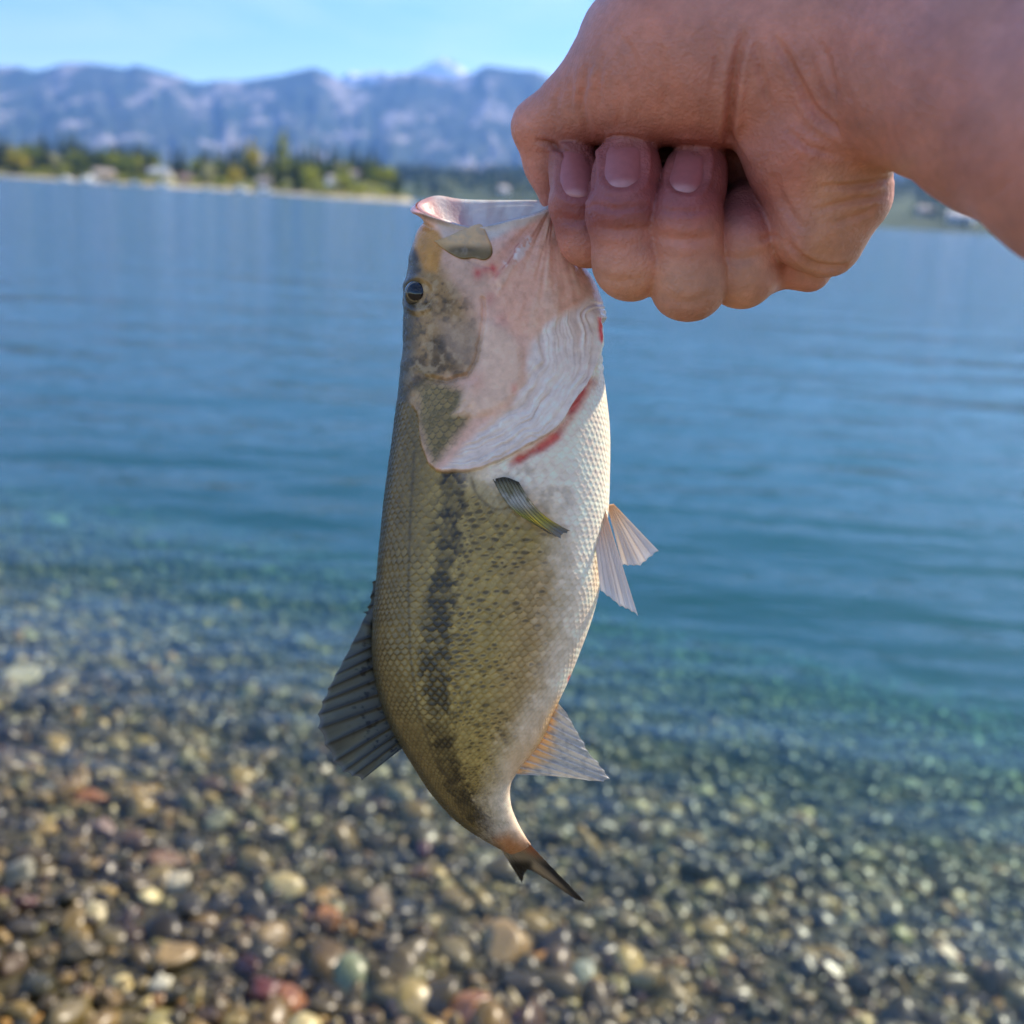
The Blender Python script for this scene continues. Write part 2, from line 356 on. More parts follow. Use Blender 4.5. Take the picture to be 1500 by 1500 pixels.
# peninsula: shoreline distance by pixel column
pen_u = np.array([-420, -200, 0, 166, 333, 453, 520, 560, 590, 606]); pen_d = np.array([820, 720, 620, 520, 470, 400, 372, 362, 356, 362.0])
pen_back = np.array([1000, 980, 900, 800, 740, 660, 600, 540, 450, 366.0])
pen_a = az_of(pen_u)
def pen_ground(A, Rr):
    d0 = np.interp(A, pen_a, pen_d); d1 = np.interp(A, pen_a, pen_back)
    q = (Rr - d0) / np.maximum(d1 - d0, 1)
    hump = np.interp(A, az_of(np.array([-400, 300, 480, 540, 585, 606])), [5, 5, 6.5, 6.5, 3, 0.3])
    return 0.35 + hump * sstep(0.0, 0.35, q) * sstep(1.05, .75, q)
na, nr = 220, 40
az = np.linspace(pen_a[0], pen_a[-1], na); qq = np.linspace(-0.04, 1.06, nr)
A, Q = np.meshgrid(az, qq); d0 = np.interp(A, pen_a, pen_d); d1 = np.interp(A, pen_a, pen_back); Rr = d0 + Q * (d1 - d0)
Z = pen_ground(A, Rr); Z[0] = -1.5; Z[-1] = -1.5
m_pen, n, l, b = new_mat("peninsula_ground"); b.inputs['Roughness'].default_value = .95; b.inputs['Specular IOR Level'].default_value = .1
t = n.new("ShaderNodeTexCoord"); sx = n.new("ShaderNodeSeparateXYZ"); l.new(t.outputs['Object'], sx.inputs[0])
z = n.new("ShaderNodeTexNoise"); z.inputs['Scale'].default_value = .05; z.inputs['Detail'].default_value = 5; l.new(t.outputs['Object'], z.inputs['Vector'])
q = n.new("ShaderNodeMath"); q.operation = 'MULTIPLY_ADD'; q.inputs[1].default_value = 2.4; l.new(z.outputs['Fac'], q.inputs[0]); l.new(sx.outputs[2], q.inputs[2])
r = n.new("ShaderNodeValToRGB"); r.color_ramp.interpolation = 'LINEAR'; e = r.color_ramp.elements
e[0].position = 0.28; e[0].color = (*s2l((196, 184, 158)), 1); e[1].position = 0.40; e[1].color = (*s2l((134, 126, 62)), 1)
x_ = e.new(.75); x_.color = (*s2l((112, 114, 56)), 1)
q2 = n.new("ShaderNodeMath"); q2.operation = 'MULTIPLY'; q2.inputs[1].default_value = 0.14; l.new(q.outputs[0], q2.inputs[0]); l.new(q2.outputs[0], r.inputs[0]); l.new(r.outputs[0], b.inputs['Base Color'])
o = add("peninsula", make_mesh("peninsula", np.stack([Rr * np.sin(A), Rr * np.cos(A), Z], -1).reshape(-1, 3), grid_faces(nr, na), m_pen)); setp(o, kind='structure')

# ------------------------------------------------------------------ trees
m_trunk = simple_mat("bark", (84, 70, 56), 0.9, 0.3, 4)
def leaf_mat(name, rgb):
    m, n, l, b = new_mat(name); b.inputs['Roughness'].default_value = .7; b.inputs['Specular IOR Level'].default_value = .15
    t = n.new("ShaderNodeTexCoord"); z = n.new("ShaderNodeTexNoise"); z.inputs['Scale'].default_value = .9; z.inputs['Detail'].default_value = 3; l.new(t.outputs['Object'], z.inputs['Vector'])
    r = n.new("ShaderNodeValToRGB"); c = s2l(rgb); e = r.color_ramp.elements
    e[0].position = .35; e[0].color = (*(c * .6), 1); e[1].position = .65; e[1].color = (*(c * 1.4), 1)
    l.new(z.outputs['Fac'], r.inputs[0]); l.new(r.outputs[0], b.inputs['Base Color'])
    tl = n.new("ShaderNodeBsdfTranslucent"); l.new(r.outputs[0], tl.inputs['Color'])
    mm = n.new("ShaderNodeMixShader"); mm.inputs[0].default_value = .25; l.new(b.outputs[0], mm.inputs[1]); l.new(tl.outputs[0], mm.inputs[2]); l.new(mm.outputs[0], n["Material Output"].inputs['Surface'])
    return m
LM = {'conifer': leaf_mat("conifer_needles", (78, 94, 56)), 'dark': leaf_mat("dark_conifer_needles", (58, 76, 54)), 'yellow': leaf_mat("yellow_spring_leaves", (184, 168, 66)),
      'lime': leaf_mat("lime_spring_leaves", (164, 166, 70)), 'green': leaf_mat("green_leaves", (112, 124, 64)), 'pale': leaf_mat("pale_blossom_leaves", (180, 176, 130))}
def tri_cloud(pts, size, flat=0.6, rg=rng):
    k = len(pts); a = rg.normal(size=(k, 3, 3)); a[:, :, 2] *= flat
    a /= np.linalg.norm(a, axis=2, keepdims=True) + 1e-6
    v = pts[:, None, :] + a * (np.asarray(size).reshape(-1, 1, 1) if np.ndim(size) else size)
    return v.reshape(-1, 3), np.arange(3 * k).reshape(-1, 3)
def trunk_mesh(h, r, limbs, rg):
    vs, fs = [], []
    def tube(p0, p1, r0, r1):
        d = np.array(p1) - np.array(p0); d = d / np.linalg.norm(d); s = np.cross(d, [0.3, 1, .2]); s /= np.linalg.norm(s); q = np.cross(d, s)
        o = len(vs)
        for p, rr_ in ((p0, r0), (p1, r1)):
            for i in range(6):
                a = i * math.pi / 3; vs.append(np.array(p) + rr_ * (math.cos(a) * s + math.sin(a) * q))
        for i in range(6): fs.append((o + i, o + (i + 1) % 6, o + 6 + (i + 1) % 6, o + 6 + i))
    tube((0, 0, -.3), (0, 0, h * .5), r, r * .7); tube((0, 0, h * .5), (0, 0, h), r * .7, r * .15)
    for _ in range(limbs):
        a = rg.uniform(0, 6.28); z0 = h * rg.uniform(.3, .8); L = h * .22
        tube((0, 0, z0), (math.cos(a) * L, math.sin(a) * L, z0 + L * .5), r * .35, r * .08)
    return np.array(vs), np.array(fs)
def conifer_proto(seed, slim, mat):
    rg = np.random.default_rng(seed); H = 14.0; pts = []; sz = []
    for zz in np.linspace(1.2, H - .2, 26):
        rad = slim * (1 - zz / H) ** .85 * rg.uniform(.75, 1.15) + .12
        for a in rg.uniform(0, 6.28, max(5, int(rad * 15))):
            f = rg.uniform(.25, 1); pts.append((math.cos(a) * rad * f, math.sin(a) * rad * f, zz - .35 * rad * f + rg.normal() * .12)); sz.append(.42 + .36 * (1 - zz / H))
    v, f = tri_cloud(np.array(pts), np.array(sz), .45, rg)
    return make_mesh("conifer_crown", v, f, LM[mat], smooth=False), make_mesh("conifer_trunk", *trunk_mesh(H * .97, .24, 5, rg), m_trunk)
def broad_proto(seed, w_, h_, mat, n_=420):
    rg = np.random.default_rng(seed); C = rg.normal(size=(11, 3)); C /= np.linalg.norm(C, axis=1)[:, None]; C *= rg.uniform(.3, .75, (11, 1))
    C = C * [w_ / 2, w_ / 2, h_ * .36] + [0, 0, h_ * .6]
    p = C[rg.integers(0, 11, n_)] + rg.normal(size=(n_, 3)) * [w_ * .13, w_ * .13, h_ * .10]
    v, f = tri_cloud(p, .62, .8, rg)
    return make_mesh("leafy_crown", v, f, LM[mat], smooth=False), make_mesh("leafy_trunk", *trunk_mesh(h_ * .75, .22, 6, rg), m_trunk)
CON = [conifer_proto(i, s, m) for i, (s, m) in enumerate([(2.3, 'dark'), (2.9, 'conifer'), (1.9, 'dark'), (2.6, 'dark'), (3.2, 'conifer')])]
BRD = {k: broad_proto(40 + i, w_, h_, k) for i, (k, w_, h_) in enumerate([('yellow', 7, 9), ('lime', 7.5, 9), ('green', 8, 10), ('pale', 7, 8)])}
POP = broad_proto(70, 3.4, 14, 'lime', 330); BUSH = broad_proto(71, 5.5, 4, 'lime', 260); BUSH2 = broad_proto(72, 5.5, 4, 'green', 260)
tree_n = [0]
def tree(name, proto, u, r, hpx, hproto, label, cat, group, wide=1.0, zf=pen_ground):
    a = float(az_of(u)); z0 = float(zf(a, r)); s = hpx / PX * r / hproto
    o = empty(name, (r * math.sin(a), r * math.cos(a), z0 - 0.1), label, cat, group); o.rotation_euler.z = random.uniform(0, 6.28)
    o.scale = (s * wide, s * wide, s)
    add("crown", proto[0], o); add("trunk", proto[1], o)
    return o
def pr(u, f): return float(np.interp(u, pen_u, pen_d) * (1 - f) + np.interp(u, pen_u, pen_back) * f)
G1 = 'conifers of the treeline on the peninsula'
tall = [(60, 44), (68, 50), (78, 42), (92, 52), (104, 50), (112, 56), (120, 42), (165, 38), (176, 42), (190, 40), (200, 46), (214, 44), (226, 40), (268, 42), (285, 36), (298, 40), (318, 46), (330, 42),
        (344, 56), (354, 58), (362, 52), (376, 44), (392, 54), (402, 50), (430, 46), (442, 50), (452, 54), (462, 58), (472, 50), (484, 52), (496, 54), (510, 50), (520, 56), (534, 48), (546, 54), (556, 44), (8, 34), (46, 40)]
for i, (u, hp) in enumerate(tall):
    tree('conifer', CON[i % 5], u + random.uniform(-2, 2), pr(u, .45 + .3 * random.random()), hp * .92, 14, 'tall dark green conifer rising above the treeline on the far peninsula', 'tree', G1, 1.3)
for i in range(130):
    u = random.uniform(-190, 588); hp = random.uniform(26, 40) * (1 if u < 540 else .7)
    tree('conifer', CON[random.randrange(5)], u, pr(u, .10 + .7 * random.random()), hp, 14, 'small dark green conifer within the treeline on the far peninsula', 'tree', G1, 1.45)
for i in range(56):
    u = random.uniform(-150, 585); k = random.choice(['green', 'lime', 'green', 'pale'])
    lab = {'green': 'rounded mid green leafy tree among conifers on the far peninsula', 'lime': 'light lime green leafy tree among conifers on the far peninsula', 'pale': 'pale grey green leafy tree among conifers on the far peninsula'}[k]
    tree('leafy_tree', BRD[k], u, pr(u, .2 + .35 * random.random()), random.uniform(20, 32), 9, lab, 'tree', 'leafy trees on the peninsula')
U_TREES = [('leafy_tree', BRD['yellow'], 22, .12, 34, 9, 'golden yellow leafy tree at the left end of the far shore', 1.1), ('leafy_tree', BRD['yellow'], 36, .10, 28, 9, 'smaller golden yellow tree just right of the leftmost yellow tree', 1),
           ('leafy_tree', BRD['yellow'], 344, .08, 34, 9, 'bright yellow tree by the water left of the dark conifer clump', 1), ('leafy_tree', BRD['yellow'], 371, .5, 54, 9, 'yellow topped tree rising between two tall dark conifers', .7),
           ('poplar_tree', POP, 415, .3, 68, 14, 'tall slender lime green poplar, tallest tree on the peninsula', 1.1), ('leafy_tree', BRD['lime'], 455, .1, 36, 9, 'lime green tree at the water beside a pale bank', 1),
           ('leafy_tree', BRD['lime'], 505, .1, 34, 9, 'broad lime green tree near the tip of the peninsula', 1.1), ('leafy_tree', BRD['lime'], 565, .25, 36, 9, 'rounded yellow green tree at the tip of the peninsula', 1.1),
           ('leafy_tree', BRD['pale'], 305, .12, 32, 9, 'pale blossoming tree in front of the dark conifers', 1.0), ('leafy_tree', BRD['green'], 185, .1, 30, 9, 'round green tree above the white boats', 1.1)]
for nm, p, u, f, hp, hpro, lab, wd in U_TREES: tree(nm, p, u, pr(u, f), hp, hpro, lab, 'tree', None, wd)
for i in range(22):
    u = random.uniform(-60, 585); b_ = random.random() < .6
    tree('shrub', BUSH if b_ else BUSH2, u, pr(u, .05 + .1 * random.random()), random.uniform(9, 15), 4, 'yellow green shrub along the far bank' if b_ else 'dark green shrub along the far bank', 'shrub', 'shrubs along the far bank', 1.3)

# the wood on the hill beyond reads as one mass
rg = np.random.default_rng(5); N = 5200
A = rg.uniform(az_of(430.), az_of(1700.), N); Rr = HR0 + 15 + (HR1 - HR0) * rg.random(N) ** .8
keep = (fbm(A * 60, Rr / 160, 3, 90) > .40) | (Rr > HR0 + 700)
A, Rr = A[keep], Rr[keep]; Zt = hill_z(A, Rr); N = len(A)
vs, fs, cs = [], [], []
base = np.stack([Rr * np.sin(A), Rr * np.cos(A), Zt], -1); H = rg.uniform(9, 21, N); Wd = H * rg.uniform(.16, .26, N)
kind = rg.random(N)
cc = np.where(kind[:, None] < .72, s2l((50, 66, 50)) * rg.uniform(.7, 1.3, (N, 1)), np.where(kind[:, None] < .9, s2l((96, 108, 62)) * rg.uniform(.8, 1.2, (N, 1)), s2l((140, 134, 70))[None]))
for k in range(14):
    f = (k + .5) / 14
    p = base + np.stack([rg.normal(size=N) * Wd * (1 - f) * .8, rg.normal(size=N) * Wd * (1 - f) * .8, H * f], -1)
    a = rg.normal(size=(N, 3, 3)); a /= np.linalg.norm(a, axis=2, keepdims=True)
    v = p[:, None] + a * (Wd * (.35 + .75 * (1 - f)))[:, None, None] * np.array([1, 1, 1.3])
    vs.append(v.reshape(-1, 3)); cs.append(np.repeat(cc, 3, 0))
v = np.concatenate(vs)
m_wood = attr_mat("far_wood_leaves", .8, .1, .2, .2)
o = add("far_wood", make_mesh("far_wood", v, np.arange(len(v)).reshape(-1, 3), m_wood, np.concatenate(cs), smooth=False)); setp(o, 'hazy dark green wood covering the hillside across the lake', 'wood', kind='stuff')

# ------------------------------------------------------------------ houses and boats on the far shore
def box(vs, fs, x0, x1, y0, y1, z0, z1):
    o = len(vs); vs += [(x, y, z) for z in (z0, z1) for x, y in ((x0, y0), (x1, y0), (x1, y1), (x0, y1))]
    fs += [(o, o + 3, o + 2, o + 1), (o + 4, o + 5, o + 6, o + 7), (o, o + 1, o + 5, o + 4), (o + 1, o + 2, o + 6, o + 5), (o + 2, o + 3, o + 7, o + 6), (o + 3, o, o + 4, o + 7)]
m_glassd = simple_mat("window_glass", (50, 60, 70), .15, .1, 1)
def house(u, f, wpx, hpx, wall, roof, label):
    r_ = pr(u, f) if u < 600 else HR0 + f * 700
    a = float(az_of(u)); z0 = float((pen_ground if u < 600 else hill_z)(a, r_)); W = wpx / PX * r_; H = hpx / PX * r_; D = W * .8
    o = empty('house', (r_ * math.sin(a), r_ * math.cos(a), z0 - .2), label, 'house', 'houses on the far shore'); o.rotation_euler.z = -a + random.uniform(-.5, .5)
    vs, fs = [], []; box(vs, fs, -W / 2, W / 2, -D / 2, D / 2, 0, H * .6)
    add('wall', make_mesh('house_wall', vs, fs, simple_mat('house_wall', wall, .8, .08, .5), smooth=False), o)
    e = W * .56; d = D * .58; zr = H * .6 + .01
    rv = [(-e, -d, zr - .25), (e, -d, zr - .25), (e, 0, H), (-e, 0, H), (e, d, zr - .25), (-e, d, zr - .25)]
    add('roof', make_mesh('house_roof', rv, [(0, 1, 2, 3), (3, 2, 4, 5), (1, 4, 2, 2), (0, 3, 5, 5), (0, 5, 4, 1)][:2], simple_mat('house_roof', roof, .8, .15, .6), smooth=False), o)
    gv = [(-W / 2, -D / 2, H * .6), (-W / 2, D / 2, H * .6), (-W / 2, 0, H * .98), (W / 2, -D / 2, H * .6), (W / 2, D / 2, H * .6), (W / 2, 0, H * .98)]
    add('gable', make_mesh('house_gable', gv, [(0, 2, 1), (3, 4, 5)], simple_mat('house_gable', wall, .8, .08, .5), smooth=False), o)
    for k in range(3):
        vs, fs = [], []; x0 = -W * .36 + k * W * .27; box(vs, fs, x0, x0 + W * .16, -D / 2 - .06, -D / 2 + .05, H * .22, H * .48)
        add('window', make_mesh('house_window', vs, fs, m_glassd, smooth=False), o)
house(92, .3, 16, 15, (200, 190, 175), (120, 100, 88), 'small beige house low among the leftmost conifers')
house(152, .10, 24, 15, (200, 186, 160), (150, 140, 128), 'beige house right of the leftmost conifer clump')
house(236, .16, 26, 17, (170, 168, 162), (150, 156, 162), 'house with pale grey metal roof above yellow shrubs')
house(272, .12, 17, 15, (170, 150, 130), (120, 98, 86), 'tan house with brown roof near the water')
house(388, .12, 18, 15, (180, 170, 155), (140, 132, 126), 'pale house half hidden below the tall conifers')
house(489, .15, 18, 20, (226, 226, 222), (150, 146, 144), 'white two storey house right of the pale bank')
house(522, .3, 18, 16, (212, 205, 190), (128, 118, 110), 'cream house near the tip of the peninsula')
house(737, .15, 13, 13, (228, 226, 220), (180, 170, 160), 'white house in the hazy wood behind the fish mouth')
house(1405, .10, 28, 18, (232, 228, 220), (190, 184, 176), 'white house under the forearm on the right shore')
house(1350, .22, 18, 12, (190, 180, 165), (140, 130, 120), 'grey roofed house left of the house under the forearm')
m_boat = simple_mat("white_boat_paint", (232, 232, 230), .3, .03, 2); m_boat2 = simple_mat("boat_trim", (70, 84, 110), .3, .1, 2)
def boat(u, wpx, label, cabin=True):
    r_ = float(np.interp(u, pen_u, pen_d)) - 7; a = float(az_of(u)); L = wpx / PX * r_
    o = empty('boat', (r_ * math.sin(a), r_ * math.cos(a), 0), label, 'boat', 'boats moored along the far bank'); o.rotation_euler.z = -a + random.uniform(-.4, .4)
    t_ = np.linspace(-1, 1, 13); hw = .19 * L * (1 - np.clip(t_, 0, 1) ** 2.2) ** .7 + .01; vs = []
    for x, w_ in zip(t_, hw):
        vs += [(x * L / 2, -w_, .15 * L + .03 * L * max(x, 0)), (x * L / 2, -w_ * .6, -.03 * L), (x * L / 2, w_ * .6, -.03 * L), (x * L / 2, w_, .15 * L + .03 * L * max(x, 0))]
    add('hull', make_mesh('boat_hull', vs, grid_faces(13, 4, True), m_boat, smooth=False), o)
    if cabin:
        vs, fs = [], []; box(vs, fs, -L * .25, L * .15, -.12 * L, .12 * L, .13 * L, .32 * L); add('cabin', make_mesh('boat_cabin', vs, fs, m_boat, smooth=False), o)
        vs, fs = [], []; box(vs, fs, L * .15, L * .17, -.11 * L, .11 * L, .22 * L, .38 * L); add('windshield', make_mesh('boat_windshield', vs, fs, m_boat2, smooth=False), o)
for u, wp, lab, c in [(97, 17, 'white motorboat at the far left of the moored boats'), (129, 24, 'longer white motorboat, second boat from the left'), (168, 14, 'small white boat below the beige house'), (198, 18, 'white boat moored below the round green tree'),
                      (238, 22, 'white motorboat below the pale roofed house'), (303, 16, 'low white boat right of the tan house'), (353, 22, 'white boat below the bright yellow tree'), (387, 26, 'largest white boat, at the right end of the moored boats')] and \
        [(97, 17, 'white motorboat at the far left of the moored boats', 1), (129, 24, 'longer white motorboat, second boat from the left', 1), (168, 14, 'small open white boat below the beige house', 0), (198, 18, 'white boat moored below the round green tree', 1),
         (238, 22, 'white motorboat below the pale roofed house', 1), (303, 16, 'low open white boat right of the tan house', 0), (353, 22, 'white boat below the bright yellow tree', 1), (387, 26, 'largest white boat, at the right end of the moored boats', 1)]:
    boat(u, wp, lab, c)

# ------------------------------------------------------------------ pebbles
def ico(sub):
    import bmesh
    bm = bmesh.new(); bmesh.ops.create_icosphere(bm, subdivisions=sub, radius=1); v = np.array([x.co[:] for x in bm.verts]); f = np.array([[y.index for y in x.verts] for x in bm.faces]); bm.free(); return v, f
def pebble_variants(sub, k, seed):
    v, f = ico(sub); rg = np.random.default_rng(seed); out = []
    for _ in range(k):
        w_ = v.copy()
        for _p in range(9):                          # worn flats
            d = rg.normal(size=3); d /= np.linalg.norm(d); h = rg.uniform(.52, .85); q = w_ @ d; w_ = w_ - np.maximum(q - h, 0)[:, None] * d * .9
        w_ = w_ * (1 + .14 * np.sin(v @ rg.normal(size=3) * 2.2 + rg.uniform(0, 6)))[:, None] * np.array([1, rg.uniform(.62, .95), rg.uniform(.42, .7)])
        out.append(w_)
    return out, f
PAL = [('mid grey', (140, 134, 118), .20), ('dark grey', (88, 84, 76), .15), ('tan', (176, 152, 108), .20), ('brown', (134, 106, 70), .16), ('cream', (206, 190, 146), .07),
       ('green grey', (130, 134, 104), .10), ('dark red', (122, 74, 60), .02), ('orange', (186, 136, 76), .04), ('white', (214, 206, 186), .025), ('purple grey', (126, 110, 106), .035)]
m_peb, n, l, b = new_mat("wet_pebble_stone"); b.inputs['Roughness'].default_value = .36; b.inputs['Specular IOR Level'].default_value = .45
oi = n.new("ShaderNodeAttribute"); oi.attribute_name = "Col"
t = n.new("ShaderNodeTexCoord"); z = n.new("ShaderNodeTexNoise"); z.inputs['Scale'].default_value = 90; z.inputs['Detail'].default_value = 6; l.new(t.outputs['Object'], z.inputs['Vector'])
mr = n.new("ShaderNodeMapRange"); mr.inputs['From Min'].default_value = .3; mr.inputs['From Max'].default_value = .7; mr.inputs['To Min'].default_value = .62; mr.inputs['To Max'].default_value = 1.35; l.new(z.outputs['Fac'], mr.inputs['Value'])
vm = n.new("ShaderNodeVectorMath"); vm.operation = 'SCALE'; l.new(oi.outputs['Color'], vm.inputs[0]); l.new(mr.outputs[0], vm.inputs['Scale']); l.new(vm.outputs[0], b.inputs['Base Color'])
def rand_rot(k, rg, tilt=.5):
    yaw = rg.uniform(0, 6.283, k); ax = rg.normal(size=k) * tilt; ay = rg.normal(size=k) * tilt
    M = np.zeros((k, 3, 3)); c, s = np.cos(yaw), np.sin(yaw); ca, sa_ = np.cos(ax), np.sin(ax); cb, sb = np.cos(ay), np.sin(ay)
    Z_ = np.zeros(k); O = np.ones(k)
    Rz = np.stack([np.stack([c, -s, Z_], -1), np.stack([s, c, Z_], -1), np.stack([Z_, Z_, O], -1)], 1)
    Rx = np.stack([np.stack([O, Z_, Z_], -1), np.stack([Z_, ca, -sa_], -1), np.stack([Z_, sa_, ca], -1)], 1)
    Ry = np.stack([np.stack([cb, Z_, sb], -1), np.stack([Z_, O, Z_], -1), np.stack([-sb, Z_, cb], -1)], 1)
    return Rz @ Rx @ Ry
def bed_hit(u, v):
    d = ray(u, v); tt = 0.5
    for _ in range(60):
        p = CAM + d * tt; tt += (p[2] - float(bed_z(p[0], p[1]))) / -d[2] * .8
    return CAM + d * tt
VAR3, F3 = pebble_variants(3, 8, 3); VAR2, F2 = pebble_variants(2, 8, 4); VAR1, F1 = pebble_variants(1, 8, 5)
placed = []                                           # x, y, radius of the countable stones
SPECIAL = [(475, 1355, 34, (196, 132, 62), 'orange elongated stone near the bottom, lower left of the tail tip'), (515, 1442, 40, (146, 162, 132), 'pale green rounded cobble at the bottom edge left of centre'),
           (385, 1462, 36, (124, 62, 54), 'dark red angular cobble at the bottom edge'), (430, 1470, 30, (166, 106, 66), 'rusty brown stone between the red cobble and the green cobble'),
           (130, 1178, 27, (186, 118, 54), 'rust orange squarish stone on the left beside a white pebble'), (75, 1160, 17, (226, 224, 214), 'small bright white pebble left of the rust orange squarish stone'),
           (242, 1270, 31, (140, 104, 70), 'round brown cobble in shallow water on the left'), (322, 1210, 27, (176, 178, 150), 'pale sage rounded stone up and right of the round brown cobble'),
           (248, 1410, 42, (168, 142, 96), 'large flat tan cobble near the bottom left'), (232, 1450, 21, (222, 222, 214), 'white pebble just below the large flat tan cobble'),
           (218, 1315, 20, (214, 204, 156), 'cream oval pebble left of the elongated white pebble'), (258, 1302, 24, (206, 202, 190), 'elongated white pebble below the round brown cobble'),
           (740, 1395, 40, (176, 148, 102), 'long tan cobble below the tail fin at the bottom'), (792, 1410, 22, (206, 146, 66), 'bright orange pebble right of the long tan cobble'),
           (850, 1430, 28, (146, 160, 152), 'grey green pebble right of the bright orange pebble'), (690, 1485, 36, (190, 128, 82), 'orange brown cobble cut off by the bottom edge below the tail'),
           (1318, 1376, 24, (176, 172, 92), 'yellow green mossy stone on the right under water'), (28, 1285, 31, (150, 152, 146), 'pale grey cobble at the left edge'),
           (30, 1000, 30, (214, 204, 168), 'large cream stone under water at the left edge'), (78, 772, 22, (206, 196, 150), 'pale sunken stone far out at the left, last one seen before the blue'),
           (150, 1220, 25, (150, 124, 120), 'pinkish grey cobble below the rust orange squarish stone'), (35, 1330, 22, (110, 58, 54), 'small maroon stone at the left edge'),
           (1385, 1400, 24, (186, 150, 116), 'pinkish tan stone near the right bottom'), (140, 1345, 26, (206, 196, 158), 'cream lumpy stone near the left bottom'), (620, 1250, 22, (120, 62, 58), 'dull red sunken stone left of the tail fin'),
           (820, 1440, 20, (96, 96, 92), 'dark grey wet pebble between the tan and the grey green stones')]
def put_stone(p, rpx, rgb, label, group=None, dist=None, name='cobble', cat='stone'):
    d = float((p - CAM) @ FX) if dist is None else dist
    R_ = rpx / PX * d
    vv = VAR3[rng.integers(8)] @ rand_rot(1, rng, .25)[0].T * R_
    g_ = np.asarray(rgb, float); c = s2l((g_ * .86 + g_.mean() * .14) * np.array([1., .96, .82]) * (.80 if group is None else .78)); cols = np.repeat(c[None], len(vv), 0) * (1 + .12 * rng.normal(size=(1, 1)))
    o = add(name, make_mesh(name, vv, F3, m_peb, np.clip(cols, .01, .9)), None, (p[0], p[1], p[2] + R_ * .34))
    setp(o, label, cat, group); placed.append((p[0], p[1], R_))
for u, v, rpx, rgb, lab in SPECIAL: put_stone(bed_hit(u, v), rpx, rgb, lab)
wts = np.array([p[2] for p in PAL]); wts /= wts.sum()
cnt, tries = len(placed), 0
while cnt < 296 and tries < 20000:
    tries += 1
    u = rng.uniform(-20, 1520); v = 1510 - 560 * rng.random() ** 1.5
    p = bed_hit(u, v); rr_ = min(.017 + .0075 * rng.exponential(), .05)
    if any((p[0] - a) ** 2 + (p[1] - b_) ** 2 < (.75 * (c_ + rr_)) ** 2 for a, b_, c_ in placed): continue
    k = rng.choice(len(PAL), p=wts); nm, rgb, _ = PAL[k]
    dd = float((p - CAM) @ FX); size = 'larger' if rr_ > .03 else 'medium'
    put_stone(p, rr_ / dd * PX, np.minimum(np.array(rgb) * rng.uniform(.60, .82) * np.array([1.0, .95, .80]), 235), f'{size} {nm} rounded pebble lying on the gravel in the shallow water', f'{nm} pebbles on the lake bed', dd, 'pebble', 'pebble'); cnt += 1
# the gravel nobody could count
rg = np.random.default_rng(11)
def gravel(n_, s_lo, s_hi, y_hi, var, F, med):
    X_ = rg.uniform(-4.2, 4.2, n_ * 2); Y_ = rg.uniform(.7, y_hi, n_ * 2)
    ok = (np.abs(X_) < .75 * Y_ + .7) & (bed_s(X_, Y_) > s_lo) & (bed_s(X_, Y_) < s_hi); X_, Y_ = X_[ok], Y_[ok]
    far_ = np.ones(len(X_), bool)
    for a_, b_, c_ in placed: far_ &= (X_ - a_) ** 2 + (Y_ - b_) ** 2 > (.85 * c_) ** 2
    X_, Y_ = X_[far_], Y_[far_]
    k = len(X_); r_ = np.clip(med * np.exp(.58 * rg.normal(size=k)), .006, .058)
    Zz = bed_z(X_, Y_) + r_ * rg.uniform(-.1, .35, k)
    M = rand_rot(k, rg, .45); idx = rg.integers(0, 8, k)
    B = np.stack(var)[idx]                            # k, nv, 3
    v = np.einsum('kij,knj->kni', M, B) * r_[:, None, None] + np.stack([X_, Y_, Zz], -1)[:, None]
    ci = rg.choice(len(PAL), k, p=wts); c = (np.stack([s2l(p[1]) for p in PAL])[ci] * .55 + s2l((146, 128, 84)) * .45) * (.09 + .80 * rg.random((k, 1)) ** 2.3) * np.array([1.08, .99, .58])
    nv = B.shape[1]; f = (F[None] + (np.arange(k) * nv)[:, None, None]).reshape(-1, 3)
    return v.reshape(-1, 3), f, np.repeat(c, nv, 0)
parts = [gravel(27000, .2, 2.9, 4.2, VAR2, F2, .0165), gravel(22000, 2.8, 6.0, 7.5, VAR1, F1, .021)]
off = 0; V_, F_, C_ = [], [], []
for v, f, c in parts: V_.append(v); F_.append(f + off); C_.append(c); off += len(v)
o = add("gravel", make_mesh("gravel", np.concatenate(V_), np.concatenate(F_), m_peb, np.concatenate(C_))); setp(o, 'mixed small gravel covering the lake bed under clear shallow water', 'gravel', kind='stuff')

